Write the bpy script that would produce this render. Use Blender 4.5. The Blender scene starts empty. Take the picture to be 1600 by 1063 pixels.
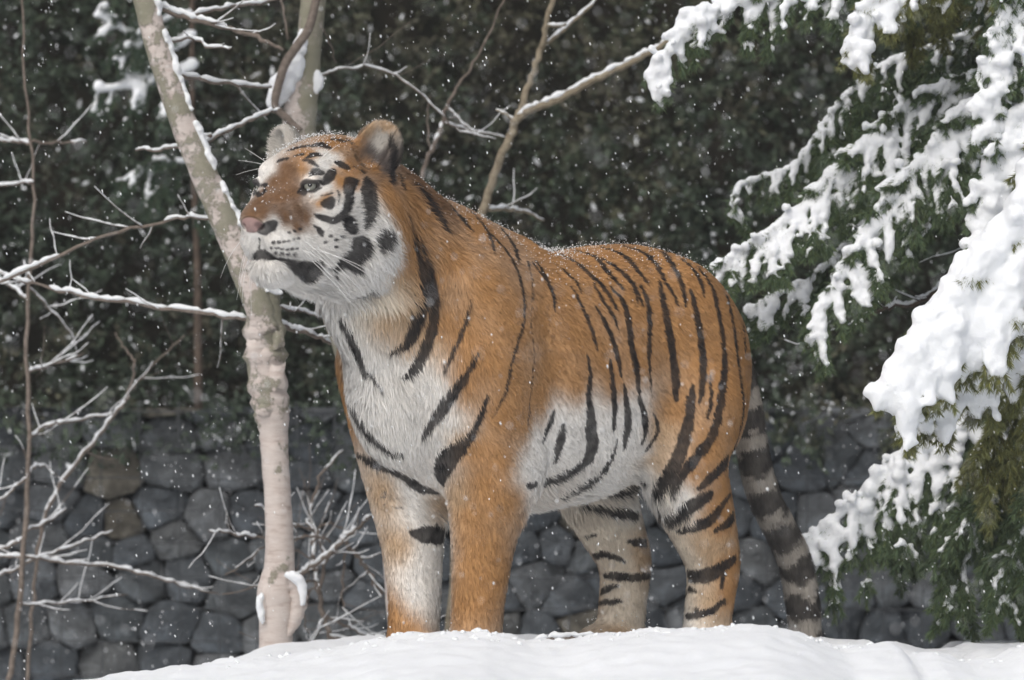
import bpy, bmesh, math, random
import numpy as np
from mathutils import Vector, Matrix, kdtree
from mathutils.bvhtree import BVHTree

scene = bpy.context.scene
COL = scene.collection

# ------------------------------------------------------------------ camera
CAM_D, CAM_Z, PXM = 12.0, 0.60, 640.0      # distance to the tiger, height, photo pixels per metre there
cam_d = bpy.data.cameras.new('camera'); cam = bpy.data.objects.new('camera', cam_d); COL.objects.link(cam)
cam.location = (0, -CAM_D, CAM_Z); cam.rotation_euler = (math.radians(90), 0, 0)
cam_d.sensor_width = 36.0
cam_d.lens = 36.0 * CAM_D * PXM / 1600.0
cam_d.shift_y = 0.23 * PXM / 1600.0
cam_d.clip_end = 500
cam_d.dof.use_dof = True
cam_d.dof.focus_distance = CAM_D - 0.25
cam_d.dof.aperture_fstop = 3.4
scene.camera = cam

# ------------------------------------------------------------------ sky, sun, exposure
world = bpy.data.worlds.new('World'); scene.world = world; world.use_nodes = True
wn = world.node_tree.nodes; wl = world.node_tree.links
SUN_EL, SUN_AZ = math.radians(50), math.radians(205)
sky = wn.new('ShaderNodeTexSky'); sky.sky_type = 'NISHITA'; sky.sun_disc = False
sky.sun_elevation = SUN_EL; sky.sun_rotation = SUN_AZ
sky.air_density = 1.0; sky.dust_density = 6.0; sky.ozone_density = 1.0
hsv = wn.new('ShaderNodeHueSaturation'); hsv.inputs['Saturation'].default_value = 0.45
wl.new(sky.outputs[0], hsv.inputs['Color'])
wl.new(hsv.outputs[0], wn['Background'].inputs[0])
wn['Background'].inputs[1].default_value = 0.145
sun_d = bpy.data.lights.new('sun', 'SUN'); sun_d.energy = 0.95; sun_d.angle = math.radians(80); sun_d.color = (1, 0.985, 0.965)
sun = bpy.data.objects.new('sun', sun_d); COL.objects.link(sun)
sd = Vector((math.sin(SUN_AZ) * math.cos(SUN_EL), math.cos(SUN_AZ) * math.cos(SUN_EL), math.sin(SUN_EL)))
sun.rotation_euler = sd.to_track_quat('Z', 'Y').to_euler()
vs = scene.view_settings
vs.view_transform = 'Standard'; vs.look = 'None'; vs.gamma = 1; vs.use_curve_mapping = False
vs.exposure = -0.12
scene.cycles.max_bounces = 6; scene.cycles.diffuse_bounces = 4; scene.cycles.transparent_max_bounces = 8

# ------------------------------------------------------------------ helpers
def at(px, py, Y):
    """photo pixel -> the point in the place at depth Y"""
    s = (CAM_D + Y) / CAM_D
    return Vector(((px - 800) / PXM * s, Y, CAM_Z + s * (0.23 + (531.5 - py) / PXM)))
def mesh_obj(name, verts, faces, mat=None, parent=None, smooth=True):
    me = bpy.data.meshes.new(name)
    me.from_pydata([tuple(v) for v in verts], [], [tuple(int(i) for i in f) for f in faces])
    return link_mesh(name, me, mat, parent, smooth)
def link_mesh(name, me, mat=None, parent=None, smooth=True):
    o = bpy.data.objects.new(name, me); COL.objects.link(o)
    if smooth: me.polygons.foreach_set('use_smooth', [True] * len(me.polygons))
    if mat: me.materials.append(mat)
    if parent: o.parent = parent
    return o
def np_mesh(name, V, F):
    """fast mesh from numpy arrays; F is (n,3) or (n,4)"""
    me = bpy.data.meshes.new(name)
    V = np.ascontiguousarray(V, np.float32); F = np.ascontiguousarray(F, np.int32)
    n, k = F.shape
    me.vertices.add(len(V)); me.vertices.foreach_set('co', V.ravel())
    me.loops.add(n * k); me.loops.foreach_set('vertex_index', F.ravel())
    me.polygons.add(n); me.polygons.foreach_set('loop_start', np.arange(0, n * k, k, dtype=np.int32))
    me.update(calc_edges=True); me.validate()
    return me
def empty(name, loc=(0, 0, 0), rz=0):
    o = bpy.data.objects.new(name, None); COL.objects.link(o)
    o.location = loc; o.rotation_euler = (0, 0, rz); o.empty_display_size = 0.1
    return o
def tag(o, label=None, cat=None, group=None, kind=None):
    if label: o['label'] = label
    if cat: o['category'] = cat
    if group: o['group'] = group
    if kind: o['kind'] = kind
    return o
def new_mat(name, rough=0.8, spec=0.3):
    m = bpy.data.materials.new(name); m.use_nodes = True
    b = m.node_tree.nodes['Principled BSDF']
    b.inputs['Roughness'].default_value = rough
    b.inputs['Specular IOR Level'].default_value = spec
    return m, m.node_tree.nodes, m.node_tree.links, b
def ramp(nodes, stops):
    r = nodes.new('ShaderNodeValToRGB'); e = r.color_ramp.elements
    while len(e) > 1: e.remove(e[-1])
    e[0].position, e[0].color = stops[0][0], (*stops[0][1], 1)
    for p, c in stops[1:]:
        x = e.new(p); x.color = (*c, 1)
    return r
def noise(nodes, links, scale, detail=4, rough=0.6, coord='Object', vec=None):
    n = nodes.new('ShaderNodeTexNoise'); n.inputs['Scale'].default_value = scale
    n.inputs['Detail'].default_value = detail; n.inputs['Roughness'].default_value = rough
    if vec is None:
        tc = nodes.new('ShaderNodeTexCoord'); vec = tc.outputs[coord]
    links.new(vec, n.inputs['Vector'])
    return n
def bump(nodes, links, height, bsdf, strength=0.5, dist=0.01):
    b = nodes.new('ShaderNodeBump'); b.inputs['Strength'].default_value = strength
    b.inputs['Distance'].default_value = dist
    links.new(height, b.inputs['Height']); links.new(b.outputs[0], bsdf.inputs['Normal'])
    return b
FUR_COUNT, HAZE = 250000, 0.0020
# ================================================================== THE PLACE
import time as _t
_t0 = _t.time()
def fbm2(x, y, seed, octs=4, f0=1.0):
    r = np.random.RandomState(seed); out = 0; amp = 1.0; f = f0
    for _ in range(octs):
        for _k in range(3):
            a = r.uniform(0, 6.28); p = r.uniform(0, 6.28)
            out = out + amp * np.sin(f * (x * math.cos(a) + y * math.sin(a)) + p + .7 * np.sin(f * .6 * (x * math.sin(a) - y * math.cos(a)) + p * 2))
        amp *= .5; f *= 2.05
    return out / 3.0
# ---- materials
m_snow, N_, L_, b_ = new_mat('snow', .65, .25)
b_.inputs['Base Color'].default_value = (.80, .825, .85, 1)
b_.inputs['Subsurface Weight'].default_value = .25; b_.inputs['Subsurface Radius'].default_value = (.012, .012, .014); b_.inputs['Subsurface Scale'].default_value = 1.0
n1 = noise(N_, L_, 90, 6, .65); n2 = noise(N_, L_, 420, 2, .5)
ad = N_.new('ShaderNodeMath'); ad.operation = 'ADD'; L_.new(n1.outputs[0], ad.inputs[0]); L_.new(n2.outputs[0], ad.inputs[1])
bump(N_, L_, ad.outputs[0], b_, .35, .008)
m_flake, N_, L_, b_ = new_mat('snowflake', .7, .2); b_.inputs['Base Color'].default_value = (.9, .92, .94, 1)
def wood_mat(name, c1, c2, scale):
    m, N, L, b = new_mat(name, .85, .15)
    n = noise(N, L, scale, 5, .65); r = ramp(N, [(.3, c1), (.7, c2)])
    L.new(n.outputs[0], r.inputs[0]); L.new(r.outputs[0], b.inputs['Base Color']); bump(N, L, n.outputs[0], b, .6, .004)
    return m
m_twig = wood_mat('twig_bark', (.11, .09, .075), (.24, .20, .17), 60)
m_bark = wood_mat('dark_bark', (.045, .035, .028), (.12, .09, .07), 40)
m_sapl = wood_mat('sapling_bark', (.16, .13, .09), (.30, .26, .19), 45)
m_birch, N_, L_, b_ = new_mat('birch_bark', .7, .2)
tc = N_.new('ShaderNodeTexCoord'); mp = N_.new('ShaderNodeMapping'); mp.inputs['Scale'].default_value = (1, 1, 5); L_.new(tc.outputs['Object'], mp.inputs[0])
nb = noise(N_, L_, 14, 8, .72, vec=mp.outputs[0]); nl = noise(N_, L_, 11, 8, .7)
rb = ramp(N_, [(.26, (.17, .13, .11)), (.33, (.46, .38, .34)), (.46, (.57, .50, .46)), (.75, (.66, .61, .57))]); L_.new(nb.outputs[0], rb.inputs[0])
rl = ramp(N_, [(.50, (0, 0, 0)), (.54, (.85, .85, .85)), (.62, (1, 1, 1))])
# lichen is heavier on the upper stems
sx = N_.new('ShaderNodeSeparateXYZ'); L_.new(tc.outputs['Object'], sx.inputs[0])
mr = N_.new('ShaderNodeMapRange'); mr.inputs['From Min'].default_value = .55; mr.inputs['From Max'].default_value = .85; mr.inputs['To Min'].default_value = -.10; mr.inputs['To Max'].default_value = .06
L_.new(sx.outputs['Z'], mr.inputs[0])
ad = N_.new('ShaderNodeMath'); ad.operation = 'ADD'; L_.new(nl.outputs[0], ad.inputs[0]); L_.new(mr.outputs[0], ad.inputs[1]); L_.new(ad.outputs[0], rl.inputs[0])
mx = N_.new('ShaderNodeMix'); mx.data_type = 'RGBA'; L_.new(rl.outputs[0], mx.inputs['Factor']); L_.new(rb.outputs[0], mx.inputs['A']); mx.inputs['B'].default_value = (.25, .24, .18, 1)
L_.new(mx.outputs['Result'], b_.inputs['Base Color']); ad2 = N_.new('ShaderNodeMath'); ad2.operation = 'MULTIPLY_ADD'; L_.new(rl.outputs[0], ad2.inputs[0]); ad2.inputs[1].default_value = .5; L_.new(nb.outputs[0], ad2.inputs[2])
bump(N_, L_, ad2.outputs[0], b_, .8, .007)

# ---- snow ground: a bank in front, a trodden shelf under the tiger, then a drop towards the wall
def interp(x, pts): return np.interp(x, [p[0] for p in pts], [p[1] for p in pts])
CREST = [(-600, 1150), (0, 1090), (150, 1064), (300, 1046), (400, 1034), (500, 1021), (560, 1010), (590, 1001), (640, 995), (690, 990), (760, 993), (800, 1002), (840, 1008), (880, 1007), (930, 998), (1000, 990),
         (1090, 984), (1180, 977), (1225, 984), (1265, 997), (1310, 1012), (1340, 1007), (1395, 1004), (1412, 1024), (1450, 1017), (1500, 1030), (1555, 1026), (1600, 1003), (1700, 990), (2200, 1010)]
YC = -.72
def ground_z(X, Y):
    s = (CAM_D + YC) / CAM_D
    zc = CAM_Z + s * (.23 + (531.5 - interp(X / s * PXM + 800, CREST)) / PXM)
    front = zc - .02 * (YC - Y) ** 1 * (Y < YC) - .05 * smooth01((YC - Y) / 1.2)
    shelf = np.minimum(zc - .03, .075) - .45 * smooth01((Y - .65) / 1.4) - .25 * smooth01((-.55 - X) / .8)
    t = smooth01((Y - YC) / .36)
    z = front * (1 - t) + shelf * t
    lump = .012 * fbm2(X, Y, 5, 4, 5.0) + .004 * fbm2(X, Y, 8, 3, 45.0)
    near = np.exp(-((Y - YC) / .5) ** 2)
    return z + lump * (1 - .45 * near) + (.007 * np.abs(fbm2(X, Y, 9, 3, 28.0)) + .006 * np.maximum(fbm2(X, Y, 10, 3, 75.0) - .35, 0)) * near
def smooth01(x): x = np.clip(x, 0, 1); return x * x * (3 - 2 * x)
xs = np.unique(np.concatenate([np.linspace(-14, -2.2, 40), np.linspace(-2.2, 2.2, 340), np.linspace(2.2, 14, 40)]))
ys = np.unique(np.concatenate([np.linspace(-16, -2.2, 60), np.linspace(-2.2, .9, 210), np.linspace(.9, 3.2, 40)]))
GX, GY = np.meshgrid(xs, ys, indexing='ij'); GZ = ground_z(GX, GY)
idx = np.arange(GX.size).reshape(GX.shape)
gq = np.stack([idx[:-1, :-1], idx[1:, :-1], idx[1:, 1:], idx[:-1, 1:]], -1).reshape(-1, 4)
tag(link_mesh('snow_ground', np_mesh('snow_ground', np.stack([GX, GY, GZ], -1).reshape(-1, 3), gq), m_snow), kind='structure')

# ---- tubes and branches
import openvdb
def vnoise(P, f, seed, octs=3):
    r = np.random.RandomState(seed); out = np.zeros(len(P)); a = 1.0
    for _ in range(octs):
        for _k in range(4):
            k = r.normal(size=3); k *= f / np.linalg.norm(k); k2 = r.normal(size=3) * f * .7
            out += a * np.sin(P @ k + 1.3 * np.sin(P @ k2 + r.uniform(0, 6)) + r.uniform(0, 6))
        f *= 2.1; a *= .55
    return out / 4
def snow_from_balls(C, R, h=.0060, k=.012, rough=.0028, it=3, freq=120):
    """one lumpy snow mass from overlapping balls"""
    lo = C.min(0) - R.max() - 3 * h; hi = C.max(0) + R.max() + 3 * h; n = np.ceil((hi - lo) / h).astype(int)
    D = np.full(n, .05, np.float32)
    for c, r in zip(C, R):
        m = r + .018; i0 = np.maximum(((c - m - lo) / h).astype(int), 0); i1 = np.minimum(((c + m - lo) / h).astype(int) + 2, n)
        g = [lo[a] + h * np.arange(i0[a], i1[a]) - c[a] for a in range(3)]
        d = np.sqrt(g[0][:, None, None] ** 2 + g[1][None, :, None] ** 2 + (g[2][None, None, :] * 1.1) ** 2) - r
        sl = tuple(slice(a, b) for a, b in zip(i0, i1)); o = D[sl]
        t = np.clip(.5 + .5 * (o - d) / k, 0, 1); D[sl] = o * (1 - t) + d * t - k * t * (1 - t)
    g = openvdb.FloatGrid(.05); g.copyFromArray(D); V, Q = g.convertToQuads(isovalue=0.0); V = V * h + lo
    E = np.unique(np.sort(np.concatenate([Q[:, [0, 1]], Q[:, [1, 2]], Q[:, [2, 3]], Q[:, [3, 0]]]), axis=1), axis=0); nV = len(V); deg = np.bincount(E.ravel(), minlength=nV)[:, None]
    for _ in range(it):
        S = np.stack([np.bincount(E[:, 0], V[E[:, 1], i], nV) + np.bincount(E[:, 1], V[E[:, 0], i], nV) for i in range(3)], 1) / deg; V = V + (S - V) * .6
    V = V + np.stack([vnoise(V, freq, q, 3) for q in (1, 2, 3)], 1) * rough
    return V, Q
def snow_clump(parent, pts, Y, rng, r=.010, dens=1.0, off=(0, 0, 0)):
    """snow caught along a traced run (px, py, width px)"""
    P, R = line3(pts, Y, 0, 6); C, RR = [], []
    for p, w in zip(P, R):
        for _ in range(3):
            C.append(p + np.array([rng.uniform(-.6, .6) * w, rng.uniform(-.4, .4) * w, rng.uniform(-.6, .6) * w])); RR.append(w * rng.uniform(.45, .8))
    V, Q = snow_from_balls(np.array(C), np.array(RR), .0045, .008, .002, 2)
    return tag(link_mesh('snow', np_mesh('snow', V, Q), m_snow, parent), kind='stuff')
def tube(P, R, n=6, jit=0.0, rng=None):
    P = [Vector(p) for p in P]; V = []; F = []
    for i, p in enumerate(P):
        d = (P[min(i + 1, len(P) - 1)] - P[max(i - 1, 0)]).normalized()
        a = d.orthogonal().normalized() if i == 0 else (a - a.dot(d) * d).normalized()
        b = d.cross(a)
        for j in range(n):
            t = 2 * math.pi * j / n; k = 1 + (rng.uniform(-jit, jit) if rng else 0)
            V.append(p + (a * math.cos(t) + b * math.sin(t)) * R[i] * k)
    for i in range(len(P) - 1):
        for j in range(n):
            k = (j + 1) % n; F.append((i * n + j, i * n + k, (i + 1) * n + k, (i + 1) * n + j))
    F.append(tuple(range(n))[::-1]); F.append(tuple(range((len(P) - 1) * n, len(P) * n)))
    return V, F
def catm(P, n=5):
    P = np.array(P, float); Q = np.vstack([2 * P[0] - P[1], P, 2 * P[-1] - P[-2]]); out = []
    for i in range(len(P) - 1):
        p0, p1, p2, p3 = Q[i:i + 4]
        for t in np.arange(n) / n:
            out.append(.5 * (2 * p1 + (p2 - p0) * t + (2 * p0 - 5 * p1 + 4 * p2 - p3) * t * t + (3 * p1 - p0 - 3 * p2 + p3) * t ** 3))
    return np.array(out + [P[-1]])
def merge(parts):
    V = []; F = []
    for v, f in parts:
        o = len(V); V.extend(v); F.extend([tuple(i + o for i in q) for q in f])
    return V, F
def line3(pts, Y, dy=0.0, n=5):
    """traced run of a stem: (px, py, width px) -> 3-D points and radii"""
    A = catm(pts, n); out = []; R = []
    for i, (x, y, w) in enumerate(A):
        yy = Y + dy * i / (len(A) - 1)
        out.append(np.array(at(x, y, yy))); R.append(max(w, 1.2) / 2 / PXM * (CAM_D + yy) / CAM_D)
    return np.array(out), np.array(R)
def wiggle(P, amp, rng):
    for i in range(1, len(P) - 1): P[i] += np.array([rng.uniform(-amp, amp), rng.uniform(-amp, amp) * 2, rng.uniform(-amp, amp)])
    return P
def snow_strip(P, R, rng, cover=.8, k=1.0):
    """lumps of snow lying along the upper side of a branch"""
    parts = []; i = 0
    L = np.concatenate([[0], np.cumsum(np.linalg.norm(np.diff(P, axis=0), axis=1))])
    m = max(4, int(L[-1] / .012)); S = np.linspace(0, L[-1], m)
    Q = np.stack([np.interp(S, L, P[:, c]) for c in range(3)], 1); RR = np.interp(S, L, R)
    while i < m - 3:
        run = rng.randint(4, 22); j = min(m, i + run)
        seg = Q[i:j]; d = (seg[-1] - seg[0]); steep = abs(d[2]) / (np.linalg.norm(d) + 1e-9)
        if len(seg) > 2 and steep < .93 and rng.random() < cover:
            rr = RR[i:j] * (.8 - .35 * steep) * k + .0010
            pr = [max(.0012, rr[t] * (1.0 if 0 < t < len(seg) - 1 else .35) * rng.uniform(.5, 1.25)) for t in range(len(seg))]
            pp = [seg[t] + np.array([0, -.2 * RR[i + t], RR[i + t] * .75 + pr[t] * .35]) for t in range(len(seg))]
            parts.append(tube(pp, pr, 6, .12, rng))
        i = j - (1 if rng.random() < cover else -rng.randint(1, 5))
    return merge(parts) if parts else None
def grow(parent, name, pts, Y, mat, rng, dy=0.0, wig=.006, cover=.8, n=6, snowk=1.0, off=None, twigs=0):
    P, R = line3(pts, Y, dy); wiggle(P, wig, rng)
    if off is not None: P = P - np.array(off)
    parts = [tube(P, R * .72, n, .12, rng)]; lines = [(P, R)]
    R = R * .72
    for _ in range(twigs * 2):                         # short side twigs
        i = rng.randrange(2, len(P) - 1); d = P[i] - P[i - 1]; d /= np.linalg.norm(d) + 1e-9
        s = np.array([rng.uniform(-1, 1), rng.uniform(-1, 1), rng.uniform(-.6, 1)]); q = d * .7 + s * .7; q /= np.linalg.norm(q)
        l = rng.uniform(.05, .22); K = 5
        T = np.array([P[i] + q * l * t + np.array([0, 0, .02]) * t * t + np.array([rng.uniform(-.004, .004) for _ in range(3)]) for t in np.linspace(0, 1, K)])
        r = np.linspace(min(R[i] * .5, .0022), .0007, K); parts.append(tube(T, r, 4)); lines.append((T, r))
    o = mesh_obj(name, *merge(parts), mat, parent)
    if cover > 0:
        sn = [snow_strip(p, r, rng, cover, snowk) for p, r in lines]; sn = [s for s in sn if s]
        if sn: tag(mesh_obj('snow', *merge(sn), m_snow, o), kind='stuff')
    return o, P, R

# ---- gabion wall
rg = random.Random(11); nrs = np.random.RandomState(11)
m_stone, N_, L_, b_ = new_mat('wall_stone', .75, .3)
oi = N_.new('ShaderNodeObjectInfo'); n1 = noise(N_, L_, 13, 9, .72); n2 = noise(N_, L_, 70, 5, .65)
r1 = ramp(N_, [(0, (.07, .082, .094)), (.22, (.15, .168, .185)), (.40, (.095, .11, .125)), (.62, (.20, .212, .222)), (.75, (.11, .125, .135)), (.90, (.17, .182, .19)), (.94, (.17, .155, .125)), (1, (.22, .205, .17))]); L_.new(oi.outputs['Random'], r1.inputs[0])
r2 = ramp(N_, [(.30, (.50, .51, .53)), (.50, (1, 1, 1)), (.66, (1.8, 1.84, 1.88))]); L_.new(n1.outputs[0], r2.inputs[0])
mm = N_.new('ShaderNodeMix'); mm.data_type = 'RGBA'; mm.blend_type = 'MULTIPLY'; mm.inputs['Factor'].default_value = 1; L_.new(r1.outputs[0], mm.inputs['A']); L_.new(r2.outputs[0], mm.inputs['B'])
L_.new(mm.outputs['Result'], b_.inputs['Base Color'])
ad = N_.new('ShaderNodeMath'); ad.operation = 'ADD'; L_.new(n1.outputs[0], ad.inputs[0]); L_.new(n2.outputs[0], ad.inputs[1]); bump(N_, L_, ad.outputs[0], b_, 1.0, .035)
m_core, N_, L_, b_ = new_mat('wall_fill', .95, .05); b_.inputs['Base Color'].default_value = (.03, .03, .032, 1)
m_wire, N_, L_, b_ = new_mat('galvanised_wire', .5, .4); b_.inputs['Base Color'].default_value = (.05, .055, .06, 1)
WALL_Y = 3.0
wall = empty('gabion_wall', (0, WALL_Y, -.45)); tag(wall, 'dark grey gabion wall of rough stones in wire mesh behind the tiger', 'stone wall')
WX0, WX1, WH = -2.35, 2.35, 1.13
cv, cf = [], []
for x in (WX0, WX1):
    for y in (.14, .70):
        for z in (0, WH - .03): cv.append((x, y, z))
mesh_obj('core', cv, [(0, 1, 3, 2), (4, 6, 7, 5), (0, 4, 5, 1), (2, 3, 7, 6), (1, 5, 7, 3), (0, 2, 6, 4)], m_core, wall, smooth=False)
# Voronoi packing of the face
seeds = []; zrow = .03; row = 0
while zrow < WH:
    hgt = rg.uniform(.075, .145); x = WX0 - rg.uniform(0, .15)
    while x < WX1 + .1:
        wdt = rg.uniform(.075, .215); seeds.append((x + wdt / 2, zrow + hgt / 2 + rg.uniform(-.045, .045))); x += wdt
    zrow += hgt; row += 1
seeds = np.array(seeds)
def clip_poly(poly, p, n):
    out = []
    for i in range(len(poly)):
        a, b = poly[i], poly[(i + 1) % len(poly)]; da, db = (a - p) @ n, (b - p) @ n
        if da <= 0: out.append(a)
        if (da < 0 < db) or (db < 0 < da): out.append(a + (b - a) * da / (da - db))
    return out
AN = np.array([1.0, 1.25])
for i, s in enumerate(seeds):
    poly = [np.array(c) for c in ((s[0] - .3, s[1] - .3), (s[0] + .3, s[1] - .3), (s[0] + .3, s[1] + .3), (s[0] - .3, s[1] + .3))]
    d = np.linalg.norm((seeds - s) * AN, axis=1)
    for j in np.argsort(d)[1:16]:
        t = seeds[j]; nn = (t - s) * AN * AN
        poly = clip_poly(poly, (s + t) / 2, nn)
    poly = np.array([c for c in poly])
    poly[:, 1] = np.clip(poly[:, 1], 0, WH)
    if len(poly) < 3: continue
    for _ in range(1): poly = np.concatenate([np.stack([poly * .93 + np.roll(poly, -1, 0) * .07, poly * .07 + np.roll(poly, -1, 0) * .93], 1).reshape(-1, 2)])
    K = 14; per = np.concatenate([[0], np.cumsum(np.linalg.norm(np.diff(np.vstack([poly, poly[:1]]), axis=0), axis=1))]); pc = np.vstack([poly, poly[:1]])
    S = np.linspace(0, per[-1], K, endpoint=False); ring = np.stack([np.interp(S, per, pc[:, 0]), np.interp(S, per, pc[:, 1])], 1)
    c = ring.mean(0); rad = np.linalg.norm(ring - c, axis=1).mean(); ring = c + (ring - c) * (1 + .002 / rad) * (1 + nrs.uniform(-.08, .02, (K, 1)))
    tx, tz = rg.uniform(-.4, .4), rg.uniform(-.4, .4); off = rg.uniform(-.015, .02)
    V, F = [], []
    PL = [(rg.uniform(-.55, .55), rg.uniform(-.55, .55), rg.uniform(-.024, .006)) for _ in range(5)]
    for sc_, dp in ((.86, .16), (1.0, .06), (.985, .028), (.93, .004), (.70, -.03), (.36, -.04)):
        for q in ring:
            e = c + (q - c) * sc_; nz_ = nrs.uniform(-.009, .009)
            V.append((e[0] - c[0], (dp if dp > .05 else max([dp] + [h_ + (e[0] - c[0]) * a_ + (e[1] - c[1]) * c_ for a_, c_, h_ in PL])) + off + nz_ * .8, e[1] - c[1] + nz_ * .3))
    for a in range(5):
        for k in range(K): F.append((a * K + k, a * K + (k + 1) % K, (a + 1) * K + (k + 1) % K, (a + 1) * K + k))
    F.append(tuple(range(5 * K, 6 * K)))
    o = mesh_obj('stone', V, F, m_stone, wall); o.location = (c[0], 0, c[1])
for i in range(12):
    z = .02 + i * .0995; V, F = tube([(x, -.045 + rg.uniform(-.006, .006), z + rg.uniform(-.006, .006)) for x in np.linspace(WX0, WX1, 30)], [.0022] * 30, 5)
    mesh_obj('wire', V, F, m_wire, wall)
for i in range(40):
    x = WX0 + .03 + i * .119; V, F = tube([(x + rg.uniform(-.006, .006), -.050 + rg.uniform(-.006, .006), z) for z in np.linspace(0, WH + .02, 10)], [.0020] * 10, 5)
    mesh_obj('wire', V, F, m_wire, wall)

# ---- wooded bank above the wall: earth slope, then the evergreen undergrowth as one mass
m_earth, N_, L_, b_ = new_mat('bank_earth', .95, .05); n1 = noise(N_, L_, 6, 6, .6); r1 = ramp(N_, [(.35, (.012, .014, .010)), (.65, (.035, .030, .022))]); L_.new(n1.outputs[0], r1.inputs[0]); L_.new(r1.outputs[0], b_.inputs['Base Color'])
def bank_y(X, Zz): return 3.55 + (Zz - .6) * .42 + .16 * fbm2(X, Zz, 31, 3, 3.2)
bx = np.linspace(-7, 7, 120); bz = np.linspace(.2, 5.2, 60); BX, BZ = np.meshgrid(bx, bz, indexing='ij'); BY = bank_y(BX, BZ) + .25
idx = np.arange(BX.size).reshape(BX.shape); bq = np.stack([idx[:-1, :-1], idx[:-1, 1:], idx[1:, 1:], idx[1:, :-1]], -1).reshape(-1, 4)
tag(link_mesh('hillside', np_mesh('hillside', np.stack([BX, BY, BZ], -1).reshape(-1, 3), bq[:, ::-1]), m_earth), kind='structure')
def leaf_mass(count, seed, xr, zr):
    rs = np.random.RandomState(seed)
    ncl = count // 26
    cx = rs.uniform(*xr, ncl); cz = rs.uniform(*zr, ncl); cy = bank_y(cx, cz) + rs.normal(0, .10, ncl) - .05
    cd = np.stack([rs.normal(0, .7, ncl), rs.uniform(-1.2, -.1, ncl), rs.normal(-.25, .6, ncl)], 1); cd /= np.linalg.norm(cd, axis=1)[:, None]
    hang = rs.rand(ncl) < .10; cz[hang] = rs.uniform(.58, .76, hang.sum()); cy[hang] = rs.uniform(2.9, 3.5, hang.sum()); cd[hang, 2] = -.6
    k = rs.randint(0, ncl, count); t = rs.uniform(0, 1, count)
    P = np.stack([cx, cy, cz], 1)[k] + cd[k] * (t * .17)[:, None] + rs.normal(0, .012, (count, 3))
    d = cd[k] * .8 + rs.normal(0, .6, (count, 3)); d /= np.linalg.norm(d, axis=1)[:, None]
    w = np.cross(d, rs.normal(size=(count, 3))); w /= np.linalg.norm(w, axis=1)[:, None]
    l = rs.uniform(.018, .042, count)[:, None]; ww = rs.uniform(.004, .0085, count)[:, None]
    V = np.stack([P - d * l * .5, P + w * ww, P + d * l * .6, P - w * ww], 1).reshape(-1, 3)
    F = np.arange(count * 4).reshape(-1, 4)
    tone = fbm2(cx, cz, 77, 3, 2.2)[k] + rs.normal(0, .35, count)
    brown = smooth01((fbm2(cx, cz, 78, 3, 1.7) * 1.0 + .25 * (cx > -.5) - .28 + rs.normal(0, .3, ncl)) / .6)[k]
    g = np.array([.048, .066, .045]); br = np.array([.070, .066, .045]); g2 = np.array([.082, .112, .060])
    C = g[None] * (1 - brown[:, None]) + br[None] * brown[:, None]; C = C + (g2 - g)[None] * np.clip(tone, 0, 1)[:, None] * .6
    C = C * rs.uniform(.55, 1.35, count)[:, None]
    snowy = rs.rand(count) < (.016 + .07 * smooth01((fbm2(cx, cz, 79, 3, 3.0) - .35) / .5)[k])
    C[snowy] = (.75, .78, .80)
    me = np_mesh('undergrowth', V, F); a = me.attributes.new('tint', 'FLOAT_COLOR', 'POINT')
    a.data.foreach_set('color', np.repeat(np.c_[C, np.ones(count)], 4, axis=0).astype(np.float32).ravel())
    return me
m_leaf, N_, L_, b_ = new_mat('undergrowth_leaf', .6, .25); a_ = N_.new('ShaderNodeAttribute'); a_.attribute_name = 'tint'; L_.new(a_.outputs['Color'], b_.inputs['Base Color'])
ug = link_mesh('undergrowth', leaf_mass(230000, 5, (-3.6, 3.6), (.55, 3.1)), m_leaf, smooth=False)
tag(ug, 'dark green and brown evergreen undergrowth covering the bank', 'undergrowth', kind='stuff')
print('place time', _t.time() - _t0)

# ---- birches
rb_ = random.Random(21)
def birch_trunk(parent, name, pts, Y, rng, dy=0, mat=None, n=14, jit=.035):
    P, R = line3(pts, Y, dy, 6); rgh = np.exp(-((P[:, 2] - .80) / .16) ** 2); R = R * (1 + .16 * rgh * np.array([rng.uniform(-1, 1) for _ in R])); V, F = tube(P, R, n, jit, rng)
    return mesh_obj(name, V, F, mat or m_birch, parent), P, R
tA = empty('birch_tree', (0, 0, 0)); tag(tA, 'pale birch with a peeling trunk and a stem leaning left behind the tiger\'s head', 'tree', 'birch trees')
YA = .85
tr, PA, RA = birch_trunk(tA, 'trunk', [(428, 1110, 60), (430, 1020, 52), (432, 960, 56), (432, 925, 60), (437, 880, 48), (435, 800, 43), (430, 720, 43), (427, 668, 47), (424, 640, 58), (417, 590, 60), (414, 540, 66), (412, 490, 56), (411, 457, 52)], YA, rb_)
st, PB, RB = birch_trunk(tA, 'stem', [(418, 520, 40), (398, 462, 44), (372, 395, 46), (347, 335, 45), (322, 280, 43), (297, 220, 42), (272, 150, 41), (250, 85, 40), (232, 20, 39), (215, -60, 38), (190, -200, 34), (150, -420, 26)], YA - .03, rb_)
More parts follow.
